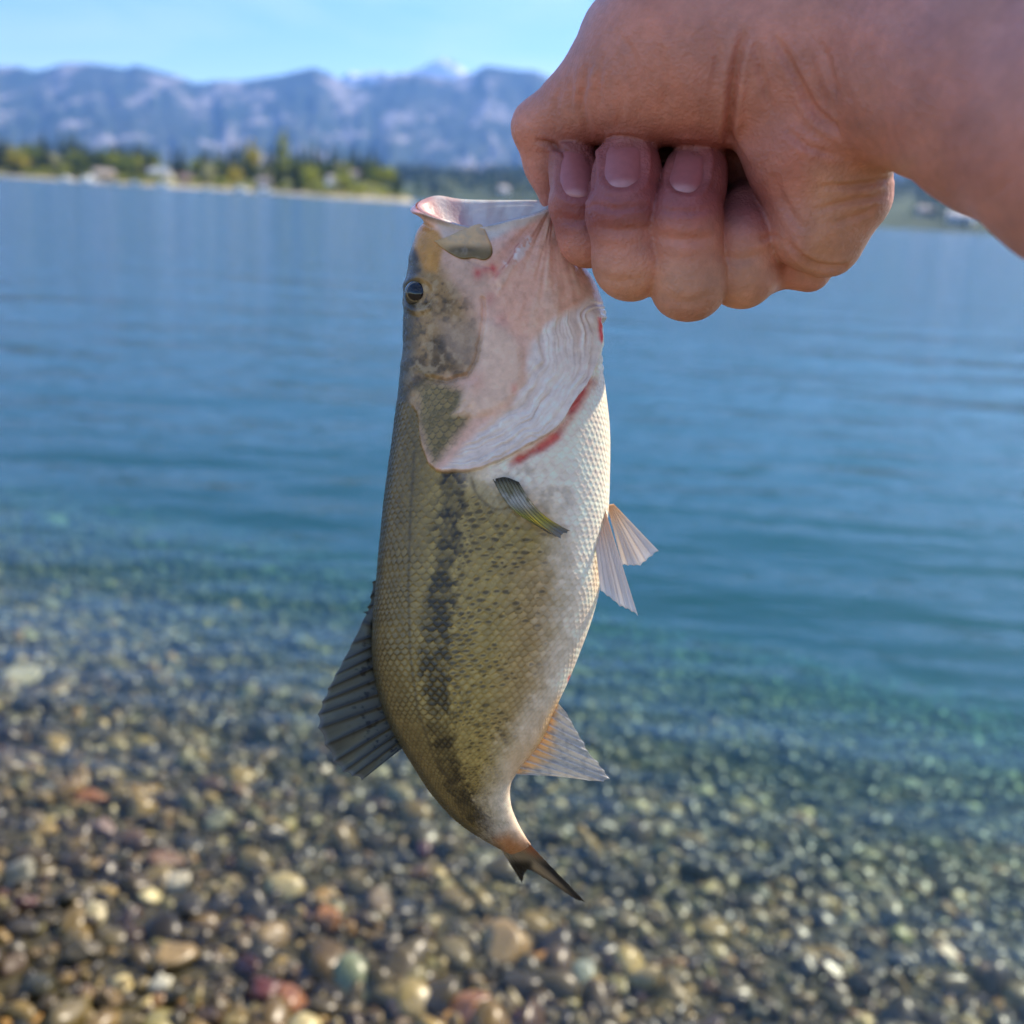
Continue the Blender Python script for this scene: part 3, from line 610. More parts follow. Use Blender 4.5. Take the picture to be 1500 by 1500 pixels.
#@@HAND
# ------------------------------------------------------------------ the hand and forearm (one continuous surface from a distance field)
def axis(lo, hi, flo, fhi, step, grow=1.18, mx_=.008):
    a = list(np.arange(flo, fhi, step)); s = step; x = a[-1]
    while x < hi: s = min(s * grow, mx_); x += s; a.append(x)
    s = step; x = a[0]; b_ = []
    while x > lo: s = min(s * grow, mx_); x -= s; b_.append(x)
    return np.array(b_[::-1] + a, np.float32)
HS = 0.00075
ax_x = axis(-.004, .24, -.004, .150, HS); ax_y = axis(-.20, .21, .055, .185, HS); ax_z = axis(-.405, .22, -.405, -.235, HS)
SH = (len(ax_x), len(ax_y), len(ax_z))
def smin(a, b_, k):
    h = np.maximum(k - np.abs(a - b_), 0) / k
    return np.minimum(a, b_) - h * h * k * .25
def put(F, A_, B_, ra_, rb_, k):
    m_ = max(ra_, rb_) + k + .003
    lo = np.minimum(A_, B_) - m_; hi = np.maximum(A_, B_) + m_
    sl = []
    for ax_, l_, h_ in zip((ax_x, ax_y, ax_z), lo, hi):
        i0 = max(np.searchsorted(ax_, l_) - 2, 0); i1 = min(np.searchsorted(ax_, h_) + 2, len(ax_)); sl.append(slice(i0, i1))
    sl = tuple(sl)
    if any(s.stop <= s.start for s in sl): return
    x = ax_x[sl[0]][:, None, None] - A_[0]; y = ax_y[sl[1]][None, :, None] - A_[1]; z_ = ax_z[sl[2]][None, None, :] - A_[2]
    e = (B_ - A_).astype(np.float32); L2 = float(e @ e) + 1e-12
    t_ = np.clip((x * e[0] + y * e[1] + z_ * e[2]) / L2, 0, 1)
    d = np.sqrt((x - t_ * e[0]) ** 2 + (y - t_ * e[1]) ** 2 + (z_ - t_ * e[2]) ** 2) - (ra_ + (rb_ - ra_) * t_)
    F[sl] = smin(F[sl], d.astype(np.float32), k)
def chain(F, pts, k):
    for a, b_ in zip(pts[:-1], pts[1:]):
        put(F, cpt(*a[:3]), cpt(*b_[:3]), a[3] * a[2] / PX, b_[3] * b_[2] / PX, k)
def field(): return np.full(SH, .05, np.float32)
# joints: pixel u, v, depth in metres, radius in pixels
PALM = [
    ([(1150, 85, .300, 128), (1000, 75, .308, 124), (935, 110, .314, 90)], .012),          # ball of the thumb
    ([(1010, 40, .320, 112), (930, 70, .325, 80)], .012),
    ([(1180, 130, .300, 105), (1200, 210, .302, 98), (1240, 288, .305, 58), (1218, 358, .311, 38)], .006), ([(1190, 220, .302, 95), (1190, 330, .308, 60), (1218, 358, .311, 38)], .006),   # heel of the hand
    ([(1150, 110, .322, 110), (1100, 220, .345, 80), (1150, 330, .338, 62)], .012),        # back of the hand
    ([(1000, 120, .345, 90), (1010, 200, .358, 60), (1100, 250, .360, 60)], .010), ([(872, 176, .348, 44), (960, 190, .346, 56), (1085, 205, .346, 60)], .008),
    ([(1190, 80, .300, 122), (1290, 58, .288, 146), (1400, 92, .262, 152), (1500, 132, .238, 168), (1640, 190, .21, 194)], .010), ([(1180, 20, .302, 130), (1330, -30, .290, 150), (1460, 10, .265, 165), (1590, 90, .24, 190)], .012),  # wrist
]
fw = np.concatenate
W0 = cpt(1640, 190, .21); W1 = np.array([.165, -.055, -.045]); W2 = np.array([.20, -.14, .17])
THUMB = [([(935, 110, .314, 88), (880, 138, .324, 64), (838, 160, .330, 47), (793, 186, .337, 41)], .006), ([(793, 186, .337, 41), (806, 240, .343, 36), (815, 282, .347, 28)], .004)]
FING = [
    [(850, 205, .343, 26), (838, 240, .332, 32), (842, 262, .330, 34), (846, 300, .326, 40), (862, 346, .329, 43), (925, 235, .362, 40)],
    [(932, 190, .336, 34), (920, 243, .317, 44), (917, 262, .315, 47), (911, 312, .309, 50), (923, 384, .316, 53), (985, 235, .362, 46)],
    [(1026, 200, .336, 34), (1019, 254, .316, 42), (1014, 275, .313, 46), (1003, 325, .307, 52), (1009, 412, .314, 54), (1058, 260, .362, 46)],
    [(1098, 292, .330, 34), (1094, 318, .320, 41), (1088, 350, .314, 47), (1087, 400, .317, 48), (1150, 372, .338, 44)],
]
F = field()
for pts, k in PALM: chain(F, pts, k)
put(F, W0, W1, .21 * 194 / PX, .037, .010); put(F, W1, W2, .037, .046, .01)
for pts, k in THUMB: chain(F, pts, k)
for pts in FING:
    G = field(); chain(G, pts, .0032); F = smin(F, G, .0004); del G
G = field(); chain(G, [(1150, 384, .325, 38), (1185, 392, .322, 34)], .003); F = smin(F, G, .0018); del G   # fold of flesh under the little finger

def surface_nets(F, xs, ys, zs):
    ins = F < 0
    c8 = [(i, j, k) for i in (0, 1) for j in (0, 1) for k in (0, 1)]
    nx, ny, nz_ = F.shape
    cnt_ = np.zeros((nx - 1, ny - 1, nz_ - 1), np.uint8)
    for i, j, k in c8: cnt_ += ins[i:nx - 1 + i, j:ny - 1 + j, k:nz_ - 1 + k]
    act = (cnt_ > 0) & (cnt_ < 8); I, J, K = np.nonzero(act)
    vid = np.full(act.shape, -1, np.int64); vid[I, J, K] = np.arange(len(I))
    val = {c: F[I + c[0], J + c[1], K + c[2]] for c in c8}
    acc = np.zeros((len(I), 3)); num = np.zeros(len(I))
    pos = {c: np.stack([xs[I + c[0]], ys[J + c[1]], zs[K + c[2]]], -1).astype(float) for c in c8}
    for a in c8:
        for d in range(3):
            if a[d]: continue
            b_ = list(a); b_[d] = 1; b_ = tuple(b_)
            va_, vb_ = val[a], val[b_]; cr_ = (va_ < 0) != (vb_ < 0)
            t_ = np.where(cr_, va_ / np.where(cr_, va_ - vb_, 1), 0)[:, None]
            p = pos[a] + t_ * (pos[b_] - pos[a]); acc += np.where(cr_[:, None], p, 0); num += cr_
    V = acc / num[:, None]
    faces = []
    def quads(d):
        sl0 = [slice(None)] * 3; sl1 = [slice(None)] * 3; sl0[d] = slice(0, -1); sl1[d] = slice(1, None)
        e = ins[tuple(sl0)] != ins[tuple(sl1)]
        o1, o2 = [x for x in range(3) if x != d]
        idx = np.array(np.nonzero(e)); ok = (idx[o1] > 0) & (idx[o2] > 0) & (idx[o1] < F.shape[o1] - 1) & (idx[o2] < F.shape[o2] - 1); idx = idx[:, ok]
        def cell(a, b_):
            q = idx.copy(); q[o1] += a; q[o2] += b_; return vid[q[0], q[1], q[2]]
        qd = np.stack([cell(-1, -1), cell(0, -1), cell(0, 0), cell(-1, 0)], -1)
        flip = ins[idx[0], idx[1], idx[2]] ^ (d == 1)
        qd[~flip] = qd[~flip][:, ::-1]
        faces.append(qd)
    for d in range(3): quads(d)
    Fc = np.concatenate(faces); Fc = Fc[(Fc >= 0).all(1)]
    return V, Fc
def vert_normals(V, Fc):
    a, b_, c, d = (V[Fc[:, i]] for i in range(4)); nf = np.cross(c - a, d - b_); N = np.zeros_like(V)
    for i in range(4):
        for q in range(3): N[:, q] += np.bincount(Fc[:, i], nf[:, q], len(V))
    return N / (np.linalg.norm(N, axis=1, keepdims=True) + 1e-15)
def laplace(V, Fc, it, lam=.5, mu=-.52):
    e = np.concatenate([Fc[:, [0, 1]], Fc[:, [1, 2]], Fc[:, [2, 3]], Fc[:, [3, 0]]]); deg = np.bincount(e[:, 0], minlength=len(V))[:, None]
    for i in range(it):
        for w_ in (lam, mu):
            S_ = np.stack([np.bincount(e[:, 0], V[e[:, 1], q], len(V)) for q in range(3)], -1) / deg
            V = V + w_ * (S_ - V)
    return V
HV, HF = surface_nets(F, ax_x, ax_y, ax_z); del F
HV = laplace(HV, HF, 4)
HN = vert_normals(HV, HF)

def proj(V):
    d = -V[:, 2]; return 750 + PX * V[:, 0] / np.maximum(d, 1e-4), 750 - PX * V[:, 1] / np.maximum(d, 1e-4), d
class DepthMap:
    """front-most depth of a vertex cloud on a coarse picture grid, used to seat nails, eye and plates on the surface"""
    def __init__(s, U, V, D, step=2.0):
        s.step = step; n_ = int(PX / step); s.g = np.full((n_, n_), np.inf)
        ok = (U >= 0) & (U < PX - 1) & (V >= 0) & (V < PX - 1); i = (V[ok] / step).astype(int); j = (U[ok] / step).astype(int)
        np.minimum.at(s.g, (i, j), D[ok])
    def fit(s, u, v, r):
        st = s.step; i0, i1 = int((v - r) / st), int((v + r) / st) + 1; j0, j1 = int((u - r) / st), int((u + r) / st) + 1
        I, J = np.mgrid[i0:i1, j0:j1]; g = s.g[i0:i1, j0:j1]; uu = J * st + st / 2 - u; vv = I * st + st / 2 - v
        ok = np.isfinite(g) & (uu ** 2 + vv ** 2 < r * r); uu, vv, g = uu[ok] / r, vv[ok] / r, g[ok]
        for _ in range(3):
            A_ = np.stack([np.ones_like(uu), uu, vv, uu * uu, uu * vv, vv * vv], -1); c = np.linalg.lstsq(A_, g, rcond=None)[0]
            res = np.abs(A_ @ c - g); kk = res <= max(np.percentile(res, 85), 1e-6); uu, vv, g = uu[kk], vv[kk], g[kk]
        return lambda U, V: np.stack([np.ones_like(U), (U - u) / r, (V - v) / r, ((U - u) / r) ** 2, (U - u) * (V - v) / r / r, ((V - v) / r) ** 2], -1) @ c
U, V, D = proj(HV); front = (HN[:, 2] > .05) & (D > .2)
HD = DepthMap(U[front], V[front], D[front])
# nails: centre, half width, half height, tilt
NAILS = [(846, 254, 27, 37, 4), (914, 238, 31, 38, 0), (1009, 247, 27, 36, 10)]
# creases: polyline, width px, depth m
CREASE = [([(820, 128), (812, 160), (818, 190)], 4, .0004), ([(905, 120), (912, 150), (908, 185)], 5, .0003), ([(960, 60), (975, 120), (970, 180)], 6, .0003), ([(1150, 190), (1185, 215), (1230, 228)], 5, .0005), ([(1128, 250), (1150, 300), (1180, 340)], 6, .0005), ([(870, 400), (905, 412), (950, 404)], 6, .0003), ([(962, 430), (1005, 442), (1050, 430)], 6, .0003), ([(866, 300), (905, 306), (955, 300)], 4, .0004), ([(958, 306), (1004, 312), (1052, 306)], 4, .0004), ([(1230, 120), (1262, 180), (1300, 220)], 6, .0005),
          ([(1092, 40), (1078, 100), (1071, 160), (1070, 205), (1092, 250)], 6, .0017), ([(862, 92), (852, 130), (853, 165), (864, 205)], 5, .0007), ([(884, 80), (876, 120), (880, 160)], 4, .0004), ([(838, 110), (836, 150), (845, 185)], 4, .0003),
          ([(1135, 50), (1171, 122), (1196, 167), (1247, 203), (1322, 258)], 6, .0011), ([(1202, 60), (1222, 130), (1243, 190)], 5, .0006), ([(1110, 60), (1118, 120), (1135, 170)], 5, .0005),
          ([(1196, 276), (1250, 272), (1312, 260)], 4, .0006), ([(1190, 308), (1250, 296), (1300, 284)], 4, .0006), ([(1215, 330), (1262, 316), (1285, 300)], 4, .0005),
          ([(1150, 350), (1180, 380), (1215, 392), (1245, 388)], 4, .0009), ([(785, 206), (812, 214), (842, 232)], 4, .0010), ([(1108, 352), (1126, 346), (1142, 344)], 4, .0004),
          ([(868, 330), (905, 338), (955, 334)], 7, .0005), ([(955, 344), (1000, 352), (1050, 348)], 7, .0005), ([(812, 316), (840, 322), (860, 318)], 6, .0005), ([(1045, 372), (1085, 380), (1130, 372)], 6, .0004),
          ([(900, 40), (930, 90), (935, 150)], 5, .0003), ([(1040, 30), (1050, 90), (1040, 150)], 5, .0003)]
disp = np.zeros(len(HV)); wob = 5 * (fbm(U / 25, V / 25, 2, 3) - .5)
def crease(pl, wd, dp):
    c = smooth_curve(pl, 28); k = len(c) - 1; best_ = np.full(len(U), 1e9); tb = np.zeros(len(U))
    near_ = (U > c[:, 0].min() - 40) & (U < c[:, 0].max() + 40) & (V > c[:, 1].min() - 40) & (V < c[:, 1].max() + 40) & front; I_ = np.nonzero(near_)[0]
    uu, vv = U[I_] + wob[I_], V[I_] + wob[I_]; bd_ = np.full(len(I_), 1e9); tb = np.zeros(len(I_))
    for i in range(k):
        e = c[i + 1] - c[i]; t_ = np.clip(((uu - c[i, 0]) * e[0] + (vv - c[i, 1]) * e[1]) / (e @ e), 0, 1); d_ = np.hypot(uu - c[i, 0] - t_ * e[0], vv - c[i, 1] - t_ * e[1])
        m_ = d_ < bd_; bd_ = np.where(m_, d_, bd_); tb = np.where(m_, (i + t_) / k, tb)
    tp = np.sin(np.pi * np.clip(tb, 0, 1)) ** .6; x = bd_ / wd; dp = dp * 1.5
    disp[I_] += dp * tp * (-np.exp(-x ** 2) + .35 * np.exp(-((x - 2.2) / 1.1) ** 2))
for c_ in CREASE: crease(*c_)
nail_out = []
for cu, cv, hw, hh, tl in NAILS:
    a = RAD(tl); x = ((U - cu) * math.cos(a) + (V - cv) * math.sin(a)) / hw; y = (-(U - cu) * math.sin(a) + (V - cv) * math.cos(a)) / hh
    rr_ = (np.abs(x) ** 3.0 + np.abs(y) ** 3.0) ** (1 / 3.0)
    disp += np.where(front & (D < .345), .00045 * np.exp(-((rr_ - 1.20) / .12) ** 2) - .0003 * np.exp(-((rr_ - 1.0) / .08) ** 2) - .0011 * sstep(1.0, .85, rr_), 0)
# soft unevenness of flesh, knuckle wrinkles
disp += .0009 * (fbm(U / 70, V / 70, 3, 12) - .5)
disp += np.where(front, .00016 * (fbm(U / 7, V / 13, 3, 15) - .5), 0)
HV = HV + HN * disp[:, None]
# skin colour: ruddier knuckles and fingertips, paler palm; finger shade and bounce light painted in
SK = s2l((210, 144, 122)); hc = np.repeat(SK[None], len(HV), 0)
def tint(mask, rgb, k): hc[:] = hc * (1 - (mask * k)[:, None]) + s2l(rgb) * (mask * k)[:, None]
tint(poly(U, V, [(800, 200), (870, 190), (1070, 200), (1135, 290), (1120, 340), (1050, 330), (950, 330), (870, 350), (808, 340)], 30) * (D < .345), (150, 80, 80), .85)  # ruddy fingertips, darkened further by painted shade round the nails
tint(poly(U, V, [(850, 390), (1000, 380), (1140, 360), (1130, 470), (860, 450)], 30), (214, 160, 122), .6)  # warm bounce light from below painted on the finger undersides
tint(poly(U, V, [(1100, 200), (1180, 180), (1190, 260), (1120, 290)], 30), (200, 122, 100), .5)
tint(poly(U, V, [(1190, 250), (1330, 240), (1260, 400), (1170, 410)], 25), (222, 176, 138), .5)
tint(poly(U, V, [(745, 160), (790, 170), (790, 230), (750, 230)], 15), (206, 138, 112), .5)
bl = fbm(U / 45, V / 45, 4, 31); hc *= (0.70 + .42 * bl)[:, None] * np.array([1.02, .94, .89]); hc *= (.9 + .2 * fbm(U / 6, V / 6, 3, 36))[:, None]; hc = np.clip(hc + (fbm(U / 60, V / 60, 3, 34) - .5)[:, None] * np.array([.05, -.01, -.01]), .02, .9)
m_skin = attr_mat("skin", .50, .45, 300, .08, .7, 900, .0007, .16, (1.0, .35, .18), .0032)
org = c2w(cpt(1250, 160, .30))
person = empty("person", tuple(org), 'bare right hand and forearm gripping the fish by its lower jaw', 'person')
hand = add("body", make_mesh("person_body", c2w(HV) - org, HF, m_skin, hc), person)
m_nail = attr_mat("fingernail", .42, .4, 500, .08, .2, 700, .0003, sss=.2, sss_s=.002)
for cu, cv, hw, hh, tl in NAILS:
    a = RAD(tl); g = np.linspace(-1, 1, 25); XX, YY = np.meshgrid(g, g)
    r1 = np.maximum(np.abs(XX), np.abs(YY)); r2 = (np.abs(XX) ** 3.4 + np.abs(YY) ** 3.4) ** (1 / 3.4) + 1e-9; kx = XX * r1 / r2 * 1.0; ky = YY * r1 / r2
    un = cu + kx * hw * math.cos(a) - ky * hh * math.sin(a); vn = cv + kx * hw * math.sin(a) + ky * hh * math.cos(a)
    ch = smooth_curve(FING[NAILS.index((cu, cv, hw, hh, tl))][:5], 80)
    dn = np.full(un.shape, 1.0)
    for q in ch:
        rr2 = (q[3] * 1.02) ** 2 - (un - q[0]) ** 2 - (vn - q[1]) ** 2; dn = np.where(rr2 > 0, np.minimum(dn, q[2] - np.sqrt(np.maximum(rr2, 0)) * q[2] / PX), dn)
    xn = np.stack([np.ones_like(kx), kx, ky, kx * kx, ky * ky, kx * ky, kx ** 4, ky ** 3], -1).reshape(-1, 8); okn = dn.ravel() < .9
    dn = (xn @ np.linalg.lstsq(xn[okn], dn.ravel()[okn], rcond=None)[0]).reshape(un.shape)
    rad_ = np.clip(r1, 0, 1); dn = dn - .0007 * sstep(.1, -1, ky) - .0009 * (1 - rad_ ** 8) + .0006 * rad_ ** 10
    P3 = cpt(un, vn, dn).reshape(-1, 3)
    lun = sstep(.52, .80, ky - .25 * kx ** 2 + .0) * (np.abs(kx) < .8); tip = sstep(-.86, -.95, ky)
    cn = s2l((172, 102, 98))[None] * (1 - lun.ravel()[:, None]) + s2l((194, 138, 132))[None] * lun.ravel()[:, None]
    cn = cn * (1 - tip.ravel()[:, None] * .5) + s2l((190, 130, 122))[None] * tip.ravel()[:, None] * .5
    add("fingernail", make_mesh("fingernail", c2w(P3) - org, grid_faces(25, 25)[:, ::-1], m_nail, cn), person)

#@@FISH
# ------------------------------------------------------------------ the fish
FD = 0.345                                         # depth of its mid plane
FS = FD / PX
ROWS = np.array([  # L u,v   R u,v   half thickness px   mid-plane offset px (+ = nearer)   tilt
    (611, 300, 807, 300, 48, 0, .62), (614, 322, 822, 325, 55, 0, .46), (606, 350, 836, 352, 62, 0, .25), (599, 380, 850, 381, 68, 0, .10), (594, 420, 869, 420, 75, 0, 0), (591, 470, 879, 470, 80, 0, 0),
    (589, 520, 882, 520, 84, 0, 0), (585, 560, 885, 560, 86, 0, 0), (578, 620, 892, 620, 86, 0, 0), (570, 680, 893, 685, 88, 0, 0), (562, 740, 891, 745, 90, 0, 0), (556, 800, 885, 800, 92, 0, 0),
    (551, 860, 879, 855, 92, 0, 0), (547, 910, 867, 905, 90, 0, 0), (546, 955, 851, 950, 86, 0, 0), (552, 1000, 833, 995, 80, 0, 0), (565, 1045, 812, 1040, 72, 0, 0), (585, 1085, 793, 1085, 62, -2, 0),
    (606, 1120, 765, 1120, 52, -6, 0), (632, 1160, 748, 1148, 43, -14, 0), (668, 1200, 748, 1178, 34, -26, 0), (705, 1226, 757, 1203, 26, -40, 0), (730, 1241, 768, 1224, 18, -52, 0), (748, 1250, 777, 1237, 10, -62, 0)], float)
NT, NC = 760, 560
RW = smooth_curve(ROWS, 4000)
seg = np.hypot(np.diff(RW[:, 0] + RW[:, 2]), np.diff(RW[:, 1] + RW[:, 3])) / 2; al = np.concatenate([[0], np.cumsum(seg)])
tt = np.linspace(0, al[-1], NT); RW = np.stack([np.interp(tt, al, RW[:, i]) for i in range(7)], -1)
th = np.linspace(0, 2 * np.pi, NC, endpoint=False)
def fish_pts(RW, th, inset=1.0):
    a = -np.cos(th)[None, :]; sn = np.sin(th)[None, :]
    Lu, Lv, Ru, Rv, H, zc, tilt = (RW[:, i:i + 1] for i in range(7))
    p_ = .88
    zz = H * np.sign(sn) * np.abs(sn) ** p_ * inset * (1 - .10 * a)
    u = (Lu + Ru) / 2 + a * (Ru - Lu) / 2 * inset; v = (Lv + Rv) / 2 + a * (Rv - Lv) / 2 * inset
    P = cpt(u, v, FD - zc * FS)
    P[..., 1] -= (tilt * zz + 9 * (tilt / .62) * (1 - a * a)) * FS
    P[..., 1] -= tilt / .62 * FS * (9 * np.exp(-((u - 694) / 42) ** 2) * np.maximum(sn, 0) - 8 * np.exp(-((u - 634) / 24) ** 2) * np.maximum(-sn, 0))
    P[..., 2] += zz * FS
    return P
P = fish_pts(RW, th)
def gnormals(P):
    dt = np.gradient(P, axis=0); dc = (np.roll(P, -1, 1) - np.roll(P, 1, 1)) / 2
    N = np.cross(dc, dt); return N / (np.linalg.norm(N, axis=-1, keepdims=True) + 1e-15)
N = gnormals(P)
if (N[NT // 2, NC // 4, 2]) < 0: N = -N
d = -P[..., 2]; U = 750 + PX * P[..., 0] / d; V = 750 - PX * P[..., 1] / d
mir = (NC - np.arange(NC)) % NC; half = NC // 2    # theta -> -theta: the far flank repeats the near flank
near = np.arange(NC) <= half
Um = np.where(near[None], U, U[:, mir]); Vm = np.where(near[None], V, V[:, mir])
cc_ = (1 - np.cos(th)) / 2; Cc = np.broadcast_to(cc_[None], U.shape)     # 0 back, 1 belly
Tt = np.broadcast_to(tt[:, None], U.shape)
ang = np.where(near, th, 2 * np.pi - th); ang = np.broadcast_to(ang[None], U.shape)
nzf = fbm(Um / 9, Vm / 9, 4, 41); nzm = fbm(Um / 28, Vm / 28, 4, 43); nzl = fbm(Um / 70, Vm / 70, 3, 47)
wu = Um + 9 * (fbm(Um / 22, Vm / 22, 3, 51) - .5); wv_ = Vm + 9 * (fbm(Um / 22, Vm / 22, 3, 53) - .5)

# scales
width = np.hypot(RW[:, 0] - RW[:, 2], RW[:, 1] - RW[:, 3])
k_len = np.clip(width / 330, .42, 1) * 8.4
a_row = np.concatenate([[0], np.cumsum(np.diff(tt) / ((k_len[1:] + k_len[:-1]) / 2))])
arow = np.broadcast_to(a_row[:, None], U.shape) + 2.2 * np.sin(ang * 1.0) + 1.5 * (fbm(Um / 60, Vm / 60, 2, 56) - .5)   # rows curve round the flank
bcol = ang / np.pi * 36 + 1.6 * (fbm(Um / 50, Vm / 80, 2, 58) - .5)
best = np.zeros(U.shape, bool); rho = np.zeros(U.shape); sid = np.zeros(U.shape); lx = np.zeros(U.shape); ly = np.zeros(U.shape)
i0 = np.floor(arow)
for q in (-2, -1, 0, 1):
    ii = i0 + q; o_ = np.where(np.mod(ii, 2) > .5, .5, 0); jj = np.round(bcol - o_); dx = (bcol - o_ - jj); dy = (arow - ii)
    r_ = np.sqrt((dx / .60) ** 2 + (np.where(dy > 0, dy / 1.28, dy / 3.0)) ** 2); hit = (r_ < 1) & ~best & (dy > -1.2)
    rho = np.where(hit, r_, rho); sid = np.where(hit, _h(ii, jj, np.zeros_like(ii), 5), sid); lx = np.where(hit, dx, lx); ly = np.where(hit, dy, ly); best |= hit
edge = sstep(.70, .98, rho) * best

EDGE0 = [(650, 690), (690, 688), (735, 672), (775, 652), (802, 638), (824, 613), (843, 585), (858, 560), (868, 532), (875, 500), (872, 470)]
EDGE = [tuple(p) for p in smooth_curve(EDGE0, 40)]
HEADP = [(540, 586), (598, 588), (612, 604), (615, 630), (620, 656), (628, 678), (640, 688), (650, 690)] + EDGE[1:] + [(930, 460), (930, 260), (540, 260)]
head = poly(Um + 5 * (nzm - .5), Vm + 6 * (nzm - .5), HEADP, 2.5)
bodym = 1 - head
c3 = lambda r, g, b_: s2l((r, g, b_))[None, None]
def lay(C, mask, rgb, k=1.0):
    m_ = (mask * k)[..., None]; return C * (1 - m_) + c3(*rgb) * m_
# body colour from back to belly
xb = (Um - interp(Vm, RW[:, 1], RW[:, 0])) / 1.0
C = np.broadcast_to(c3(158, 138, 82), U.shape + (3,)).copy()
C = lay(C, sstep(100, 14, xb + 16 * (nzm - .5)), (104, 88, 52), .92); C = lay(C, sstep(14, 2, xb), (62, 60, 44), .95)
BELLY = [(690, 690), (742, 720), (800, 752), (822, 800), (826, 870), (815, 950), (800, 1010), (776, 1060), (748, 1115), (726, 1170), (735, 1215), (780, 1240), (990, 1240), (990, 450), (852, 455), (800, 600), (700, 668)]
bel = poly(Um + 9 * (sid - .5) + 26 * (nzm - .5) + 12 * (nzf - .5), Vm, BELLY, 40)
SALM = poly(Um, Vm, [(760, 830), (830, 800), (830, 1010), (770, 1090), (730, 1080)], 40)
C = lay(C, SALM, (176, 146, 112), .5)
# scale net and flecks
tone = (.78 + .5 * sid)[..., None]
scl = bodym * (1 - .75 * bel)
C = C * (1 + (tone - 1) * (scl * .55)[..., None])
lightc = sstep(.75, .2, rho) * best
C = C * (1 + .22 * (lightc * scl)[..., None])
C = lay(C, edge * scl * (.30 + .5 * sstep(100, 20, xb)) * np.clip(2.4 * nzm - .5, .1, 1.3), (58, 50, 28))
STR = [(668, 692), (657, 760), (653, 820), (646, 880), (639, 950), (640, 1010), (645, 1060), (655, 1110), (668, 1150), (692, 1188), (728, 1222)]
sdist = seg_dist(Um, Vm, STR); sw = interp(Vm, [690, 760, 900, 1100, 1230], [16, 19, 24, 17, 12])
strp = sstep(1.25, .55, sdist / sw + .55 * (sid - .5) + .9 * (nzm - .5)) * bodym
strp = strp * (.62 + .38 * sstep(.30, .55, fbm(Um / 26, Vm / 16, 2, 61))) * (.62 + .38 * (np.mod(sid * 57.31, 1) > .2)) * (.75 + .25 * sstep(.3, .7, rho))
C = lay(C, strp, (32, 28, 17), .92)
sdx = Um - interp(Vm, [p[1] for p in STR], [p[0] for p in STR])
sid2 = np.mod(sid * 57.31, 1); sid3 = np.mod(sid * 131.7, 1); sid4 = np.mod(sid * 311.9, 1)
dens = (.15 + .55 * sstep(160, 20, sdx)) * (.35 + 1.1 * sstep(.3, .65, fbm(Um / 45, Vm / 30, 3, 63))) * sstep(8, 22, sdx) * sstep(210, 130, sdx)
dr = .20 + .30 * sid3
dots = (sid2 < dens) * sstep(1.0, .45, np.hypot((lx + .3 * (sid4 - .5)) / (.30 + .26 * sid3), (ly - .55 + .5 * (sid4 - .5)) / (.24 + .2 * sid3)) + .8 * (nzf - .5)) * bodym * (1 - bel)
C = lay(C, dots, (50, 42, 24), .72)
dark2 = (sid > .55) * sstep(14, -12, sdx) * sstep(-40, -14, sdx) * edge * bodym
C = lay(C, dark2, (58, 54, 34), .55)
LLN = [(607, 660), (601, 760), (598, 860), (601, 960), (612, 1040), (636, 1110), (664, 1150)]
C = lay(C, np.exp(-(seg_dist(Um, Vm, LLN) / 2.2) ** 2) * bodym, (70, 60, 40), .65)
C = lay(C, bel * bodym, (250, 236, 222)); C = lay(C, bel * bodym * edge, (204, 196, 186), .35)
C = lay(C, poly(Um, Vm, [(825, 1035), (770, 1140), (748, 1150), (742, 1110), (790, 1040)], 16), (224, 190, 150), .6)
C = lay(C, np.exp(-(seg_dist(Um, Vm, [(822, 1030), (796, 1085), (768, 1136)]) / 10) ** 2), (232, 178, 98), .8)
C = lay(C, poly(Um, Vm, [(728, 1230), (745, 1219), (772, 1234), (784, 1250), (745, 1256)], 15), (196, 122, 56), .75)
C = lay(C, poly(Um, Vm, [(735, 1150), (752, 1150), (756, 1200), (775, 1228), (748, 1205)], 8), (236, 222, 206), .7)
C = lay(C, sstep(9, 4, np.hypot((Um - 838) / 1.0, (Vm - 996) / 1.2)), (214, 84, 84))
C = lay(C, poly(Um, Vm, [(690, 700), (742, 722), (760, 750), (738, 752), (706, 735)], 8) * bodym, (176, 160, 118), .7)
C = lay(C, poly(Um, Vm, [(735, 690), (770, 680), (830, 690), (840, 740), (780, 760), (745, 730)], 16) * bodym * sstep(.4, .6, nzm), (150, 138, 120), .55)
C = lay(C, np.exp(-(seg_dist(Um, Vm, smooth_curve([(690, 700), (699, 724), (722, 745), (746, 744)], 20)) / 2.4) ** 2) * bodym, (112, 98, 64), .7)
# head
Hc = np.broadcast_to(c3(228, 186, 168), U.shape + (3,)).copy()
chk = poly(wu, wv_, [(560, 350), (610, 352), (644, 384), (682, 440), (702, 500), (692, 548), (646, 560), (616, 580), (612, 700), (560, 700)], 18)
Hc = lay(Hc, chk, (162, 130, 84)); Hc = lay(Hc, chk * sstep(.38, .62, nzm), (90, 72, 42), .85); Hc = lay(Hc, chk * sstep(.5, .7, nzf), (178, 156, 124), .55); Hc = lay(Hc, chk * sstep(.42, .28, nzf), (58, 52, 34), .6)
Hc = lay(Hc, sstep(26, 6, xb + 12 * (nzm - .5)) * sstep(330, 380, Vm), (62, 58, 44), .9)
Hc = lay(Hc, poly(wu, wv_, [(650, 370), (706, 386), (724, 420), (708, 452), (676, 430)], 12), (206, 172, 152), .75)
Hc = lay(Hc, poly(Um, Vm, [(610, 318), (642, 338), (652, 352), (640, 400), (622, 396), (606, 360)], 5), (196, 142, 66), .9)
Hc = lay(Hc, poly(wu, wv_, [(640, 470), (700, 470), (712, 520), (690, 552), (660, 520)], 14), (176, 152, 132), .7)
